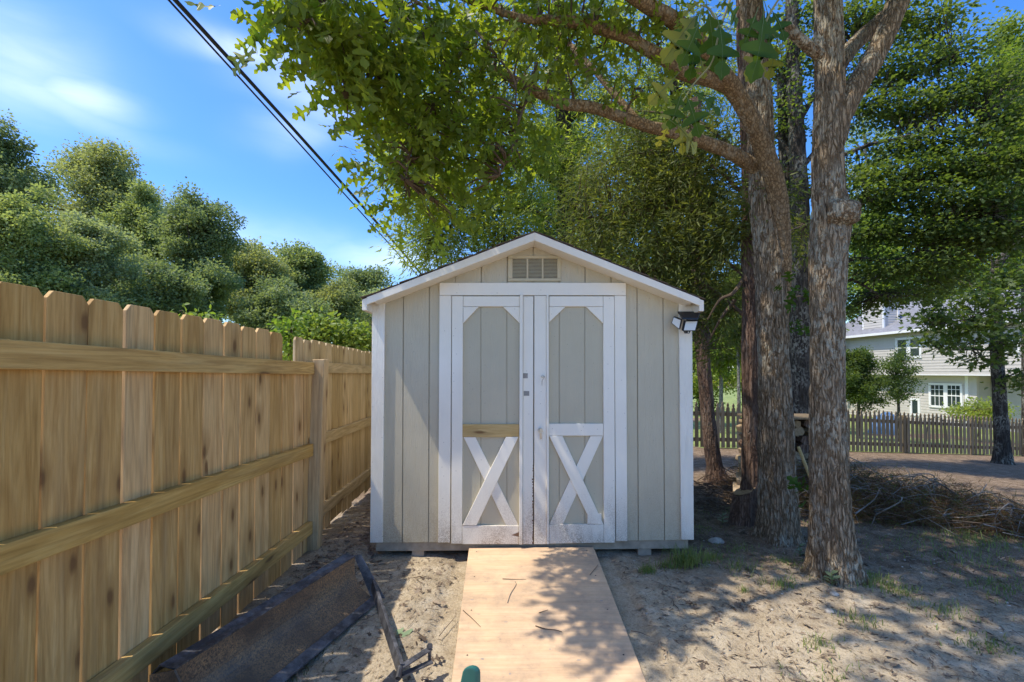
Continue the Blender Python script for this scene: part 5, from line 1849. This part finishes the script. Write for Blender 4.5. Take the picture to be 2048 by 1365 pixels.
za = lambda r: (r.uniform(-1.5, 4.6), 1.2 + 4.8 * r.uniform() ** 1.3)
litter(12000, .034, 'leaf_litter', M_LITTER, T_LANCE, za, 1)
litter(1500, .055, 'leaf_litter', M_LITTER, T_OAKS, lambda r: (r.uniform(-1.5, 6), r.uniform(1.3, 7)), 2)
litter(2600, .05, 'leaf_litter', M_LITTER, T_NEEDLE, za, 4)
litter(700, .05, 'leaf_litter', M_LITTER, T_OAKS, lambda r: (r.uniform(-1.45, -.95), r.uniform(1.3, 5.2)), 8)
litter(420, .075, 'leaf_litter', M_LITTER, T_OAK, lambda r: (r.uniform(1.3, 5.5), r.uniform(2.2, 6.5)), 18)
litter(60, .07, 'leaf_litter', M_LITTER, T_OAK, lambda r: (r.uniform(-.9, 1.2), r.uniform(1.6, 3.4)), 19)
# pebbles
bm = bmesh.new()
r = np.random.default_rng(12)
for i in range(900):
    x, y = za(r)
    if in_ramp(x, y) or under_shed(x, y): continue
    s = .003 + .007 * r.uniform() ** 3
    k0 = len(bm.verts)
    g = bmesh.ops.create_icosphere(bm, subdivisions=1, radius=s)
    for v in g['verts']:
        v.co = Vector((v.co.x * r.uniform(.8, 1.3) + x, v.co.y + y, v.co.z * .7 + zsurf(x, y)))
me = bpy.data.meshes.new('pebbles'); bm.to_mesh(me); bm.free()
tag(link('pebbles', me, M_ROCK), kind='stuff')
# twigs strewn about
mb = MB(); r = random.Random(9)
for i in range(420):
    x, y = r.uniform(-1.3, 4.4), r.uniform(1.4, 5.6)
    if in_ramp(x, y) or under_shed(x, y): continue
    L, t = r.uniform(.03, .13), r.uniform(0, 6.28)
    p = Vector((x, y, zsurf(x, y) + .005)); dv = Vector((math.cos(t), math.sin(t), r.uniform(-.05, .1))) * L
    mb.tube([p, p + dv * .5 + Vector((r.uniform(-.01, .01), r.uniform(-.01, .01), .004)), p + dv], r.uniform(.0012, .003), .001, 4, caps=False)
tag(mb.build('twig_litter', M_BTWIG), kind='stuff')


# grass
def blades(n, spot, h, seed, spread):
    r = np.random.default_rng(seed)
    V, Fq = [], []
    for i in range(n):
        x, y = spot(r)
        t = r.uniform(0, 6.28); hh = h * r.uniform(.5, 1.2); w = r.uniform(.0014, .0028)
        ld = r.uniform(.1, .9) * hh * spread
        b = Vector((x, y, zsurf(x, y) - .004)); d = Vector((math.cos(t), math.sin(t), 0)); s = Vector((-d.y, d.x, 0)) * w
        k = len(V)
        for j, (u, e, q) in enumerate(((0, 0, 1), (.5, .25, .8), (.85, .65, .5), (1.0, 1.0, .08))):
            c = b + d * ld * e + Vector((0, 0, hh * (u - .18 * e * e * spread)))
            V += [tuple(c - s * q), tuple(c + s * q)]
        for j in range(3):
            Fq.append((k + 2 * j, k + 2 * j + 1, k + 2 * j + 3, k + 2 * j + 2))
    return np.array(V), np.array(Fq)


def tuft(px, py, n, h, rad, label, seed):
    g = ground_at(px, py)
    V, Fq = blades(n, lambda r: (g.x + r.normal() * rad, g.y + r.normal() * rad * .7), h, seed, 1.0)
    o = link('grass_tuft', np_mesh('grass_tuft', V, Fq), M_GRASS, None, tuple(g))
    tag(o, label, 'grass tuft', 'grass tufts in the dirt')


tuft(1375, 1128, 330, .13, .06, 'tallest grass tuft, growing by the right corner of the shed', 1)
tuft(1296, 1143, 110, .06, .03, 'small grass tuft in front of the right support block', 2)
tuft(1330, 1132, 90, .06, .035, 'thin grass tuft between the small one and the tallest one', 3)
tuft(1480, 1137, 110, .05, .07, 'sparse grass tuft on the dirt left of the right oak', 4)
tuft(1560, 1172, 120, .05, .06, 'sparse grass tuft below and left of the right oak', 5)
tuft(1748, 1168, 200, .06, .08, 'green grass tuft at the right foot of the right oak', 6)
tuft(1800, 1185, 130, .05, .08, 'second grass tuft out from the right foot of the right oak', 7)
tuft(1960, 1085, 360, .07, .20, 'broad green grass tuft at the right end of the brush pile', 8)
tuft(1930, 1120, 220, .06, .22, 'loose grass tuft in front of the brush pile', 9)
tuft(1488, 1178, 40, .04, .02, 'tiny grass tuft alone in the sandy dirt', 10)
tuft(1640, 1290, 70, .045, .05, 'grass tuft alone on the sand below the right oak', 13)
tuft(1720, 1245, 90, .05, .06, 'grass tuft on the dappled sand right of the pale stones', 14)
tuft(1880, 1225, 120, .05, .09, 'wide thin grass tuft on the dappled sand toward the right edge', 15)
tuft(1990, 1175, 150, .05, .11, 'grass tuft by the right edge below the brush pile', 16)
tuft(1425, 1120, 80, .07, .04, 'yellowing grass tuft right of the tallest one', 12)
gp_c = [(1.3 + 4.2 * random.random(), 1.9 + 2.9 * random.random(), .06 + .2 * random.random()) for _ in range(34)]
def gspot(r):
    c = gp_c[int(r.integers(len(gp_c)))]
    return c[0] + r.normal() * c[2] * 1.3, c[1] + r.normal() * c[2] * .8
V, Fq = blades(4600, gspot, .034, 11, 1.4)
tag(link('grass', np_mesh('grass', V, Fq), M_GRASS), kind='stuff')
V, Fq = blades(2600, lambda r: (-1.2 + r.normal() * .12, 1.2 + 1.2 * r.uniform()), .03, 15, 1.6)  # strip of short grass along the fence, in a darker green
tag(link('grass', np_mesh('grass', V, Fq), mat_leaf('dark_grass', (.03, .05, .012), (.09, .10, .03), .2)), kind='stuff')

# seedlings
M_DUSTY = mat_leaf('dusty_leaf', (.16, .21, .11), (.30, .34, .22), .25, (1.3, 1.4, .9))
for px, py, s, lab in ((1600, 1108, .05, 'dusty pale seedling at the left foot of the right oak'), (1664, 1172, .055, 'dusty pale seedling in front of the right oak'), (1590, 1070, .045, 'pale seedling between the two oak trunks'), (1445, 1050, .05, 'pale green seedling in the shade left of the big oak')):
    g = ground_at(px, py)
    t = thing('seedling', lab, 'plant', g, 'seedlings by the oaks')
    n = 9
    A = np.array([(math.cos(k * 2.4), math.sin(k * 2.4), .55) for k in range(n)])
    P = np.array([(g.x, g.y, zsurf(g.x, g.y) + .012 + .008 * k) for k in range(n)])
    link('leaves', leaf_mesh('leaves', P, A, np.tile([0, 0, 1.], (n, 1)) + rng.normal(size=(n, 3)) * .2, np.full(n, s) * rng.uniform(.7, 1.2, n), T_OVATE), M_DUSTY, t)
    mb = MB(); mb.tube([(g.x, g.y, zsurf(g.x, g.y) - .01), (g.x, g.y, zsurf(g.x, g.y) + .09)], .003, .0015, 5); mb.build('stem', M_GRASS, t)

# the fallen green oak leaf, stones and sticks
g = ground_at(806, 1270)
o = link('fallen_leaf', leaf_mesh('fallen_leaf', np.array([(g.x - .065, g.y + .03, zsurf(g.x, g.y) + .014)]), np.array([(1, -.45, .08)]), np.array([(.1, -.2, 1.)]), np.array([.145]), T_OAK), mat_leaf('pale_leaf', (.26, .34, .18), (.30, .38, .2), .2, (1, 1, 1)), None, (g.x, g.y, zsurf(g.x, g.y)))
tag(o, 'pale green lobed oak leaf lying on the dirt beside the plow draw bar', 'leaf')
for px, py, s, lab in ((1432, 1082, .05, 'flat brown stone in the shade left of the big oak'), (1660, 1224, .026, 'small pale stone on the dirt below the right oak'), (1668, 1192, .022, 'whitish stone just below the right oak')):
    g = ground_at(px, py)
    bm = bmesh.new(); bmesh.ops.create_icosphere(bm, subdivisions=3, radius=s)
    for v in bm.verts:
        v.co = v.co * (1 + .3 * mnoise.noise(v.co * 22 + Vector((px, 0, 0))))
        v.co = Vector((v.co.x * 1.2 + g.x, v.co.y + g.y, v.co.z * .6 + zsurf(g.x, g.y) + s * .1))
    me = bpy.data.meshes.new('stone'); bm.to_mesh(me); bm.free()
    tag(link('stone', me, M_ROCK, None, (g.x, g.y, zsurf(g.x, g.y)), smooth=True), lab, 'stone', 'stones in the dirt')


def rz(x, y):
    return a_r.z + (d_r.z - a_r.z) / (d_r.y - a_r.y) * (y - a_r.y)


a_r = on_z(938, 1096.5, .075); d_r = on_z(903, 1365, -.012)
for rows, lab, gp_ in (([(926, 1221), (944, 1237), (961, 1254)], 'thin straight twig along the left edge of the plywood ramp', 'r'),
                  ([(1071, 1252), (1090, 1258), (1110, 1260), (1124, 1264)], 'longest dark twig lying across the middle of the plywood ramp', 'r'),
                  ([(1015, 1206), (1021, 1188), (1032, 1170), (1030, 1163)], 'forked pale twig near the top of the plywood ramp', 'r'),
                  ([(1078, 1226), (1090, 1222), (1096, 1220)], 'short twig right of the middle of the ramp', 'r'),
                  ([(1180, 1150), (1190, 1138), (1196, 1130)], 'thin twig near the upper right edge of the ramp', 'r'),
                  ([(1005, 1158), (1030, 1159), (1052, 1159)], 'faint level twig across the upper ramp', 'r'),
                  ([(878, 1274), (900, 1251), (912, 1236)], 'thin stick on the dirt pointing at the left edge of the ramp', 'g'),
                  ([(1262, 1266), (1280, 1270), (1300, 1276)], 'dark stick on the dirt just right of the ramp', 'g'),
                  ([(832, 1265), (850, 1278), (862, 1290)], 'stick on the dirt above the plow clevis', 'g'),
                  ([(1500, 1335), (1520, 1334), (1534, 1332)], 'short dark stick near the bottom of the sandy ground', 'g')):
    q = []
    for px, py in rows:
        p = on_z(px, py, .03)
        if gp_ == 'r':
            for _ in range(6): p = on_z(px, py, rz(p.x, p.y) + .004)
        else:
            p = ground_at(px, py); p.z = zsurf(p.x, p.y) + .006
        q.append(p)
    mb = MB(); mb.tube(catmull(q, 10), .0032 if 'dark' in lab else .0022, .0012, 5)
    tag(mb.build('twig', M_BTWIG if 'pale' not in lab else M_TWIG, None, tuple(q[0])), lab, 'twig', 'twigs on the ramp' if gp_ == 'r' else 'sticks on the dirt')

# ================================================================== SKY, SUN, CAMERA
w = bpy.data.worlds.new('World'); bpy.context.scene.world = w
w.use_nodes = True
nt = w.node_tree; k = N(nt)
bgn = nt.nodes['Background']
sky = k.n('ShaderNodeTexSky', sky_type='NISHITA')
sky.sun_disc = False
sky.sun_elevation = SUN_EL
sky.sun_rotation = math.atan2(SUN.x, SUN.y)
sky.air_density, sky.dust_density, sky.ozone_density = 1.0, .9, 5.0
tc = k.n('ShaderNodeTexCoord')
dirv = tc.outputs['Generated']


def cloud(px, py, sx, sy, rot):
    """a wisp of cirrus at a direction in the sky"""
    d = ray(px, py).normalized()
    r_ = d.cross(Vector((0, 0, 1))).normalized(); u_ = r_.cross(d)
    e1 = r_ * math.cos(rot) + u_ * math.sin(rot); e2 = -r_ * math.sin(rot) + u_ * math.cos(rot)
    out = []
    for e, s in ((e1, sx), (e2, sy)):
        dp = k.n('ShaderNodeVectorMath', operation='DOT_PRODUCT')
        k.l(wv, dp.inputs[0]); dp.inputs[1].default_value = tuple(e)
        out.append(k.math('POWER', k.math('DIVIDE', k.math('ABSOLUTE', k.math('SUBTRACT', dp.outputs['Value'], d.dot(e))), s), 2.0))
    q = k.math('ADD', out[0], out[1])
    return k.math('EXPONENT', k.math('MULTIPLY', q, -1.0))


mp = k.n('ShaderNodeMapping'); k.l(dirv, mp.inputs['Vector'])
nz = k.n('ShaderNodeTexNoise'); nz.inputs['Scale'].default_value = 3.5; nz.inputs['Detail'].default_value = 5
k.l(mp.outputs[0], nz.inputs['Vector'])
vs = k.n('ShaderNodeVectorMath', operation='MULTIPLY_ADD')
k.l(nz.outputs['Color'], vs.inputs[0]); vs.inputs[1].default_value = (.09, .09, .09); k.l(dirv, vs.inputs[2])
v2 = k.n('ShaderNodeVectorMath', operation='SUBTRACT'); k.l(vs.outputs[0], v2.inputs[0]); v2.inputs[1].default_value = (.045, .045, .045)
wv = v2.outputs[0]
tot = None
for args, amp in (((50, 168, .12, .022, -.08), .32), ((165, 182, .06, .024, .15), .42), ((480, 90, .08, .022, .02), .38), ((10, 110, .10, .06, 0), .3), ((610, 190, .10, .04, -.3), .28), ((590, 255, .07, .035, .2), .22), ((770, 520, .10, .03, 0), .5), ((400, 470, .4, .05, 0), .18)):
    c_ = k.math('MULTIPLY', cloud(*args), amp)
    tot = c_ if tot is None else k.math('MAXIMUM', tot, c_)
st = k.n('ShaderNodeMapping'); k.l(dirv, st.inputs['Vector']); st.inputs['Scale'].default_value = (2.5, 2.5, 9)
fib = k.noise(st.outputs[0], 2.2, 6, .55, .6)
tot = k.math('MULTIPLY', tot, k.rng(fib, .3, .7, .55, 1.15))
hs = k.n('ShaderNodeHueSaturation'); hs.inputs['Saturation'].default_value = 1.28; hs.inputs['Hue'].default_value = .508; hs.inputs['Value'].default_value = .77
k.l(sky.outputs[0], hs.inputs['Color'])
col = k.mix(tot, hs.outputs[0], (4.2, 4.5, 5.1))
k.l(col, bgn.inputs['Color'])
bgn.inputs['Strength'].default_value = .15

sun = bpy.data.lights.new('sun', 'SUN')
sun.energy, sun.angle, sun.color = 2.0, R(.6), (1, .93, .80)
so = bpy.data.objects.new('sun', sun); C.objects.link(so)
so.rotation_euler = SUN.to_track_quat('Z', 'Y').to_euler()
so.location = (-8, -3, 14)

cam = bpy.data.cameras.new('camera')
cam.sensor_width, cam.lens = 36, 36 * F / 2048
cam.shift_x = (1024 - CX) / 2048
cam.shift_y = (CY - 682.5) / 2048
cam.clip_start, cam.clip_end = .05, 1500
co = bpy.data.objects.new('camera', cam); C.objects.link(co)
co.location = (0, 0, H)
co.rotation_euler = (math.pi / 2 + TILT, 0, 0)
sc = bpy.context.scene
sc.camera = co
sc.view_settings.view_transform = 'Standard'
sc.view_settings.look = 'None'
sc.view_settings.exposure = 1.42
sc.view_settings.gamma = 1
sc.cycles.use_adaptive_sampling = True
sc.cycles.max_bounces = 6
sc.cycles.diffuse_bounces = 4
sc.cycles.transmission_bounces = 4
sc.cycles.transparent_max_bounces = 4
sc.cycles.use_denoising = True
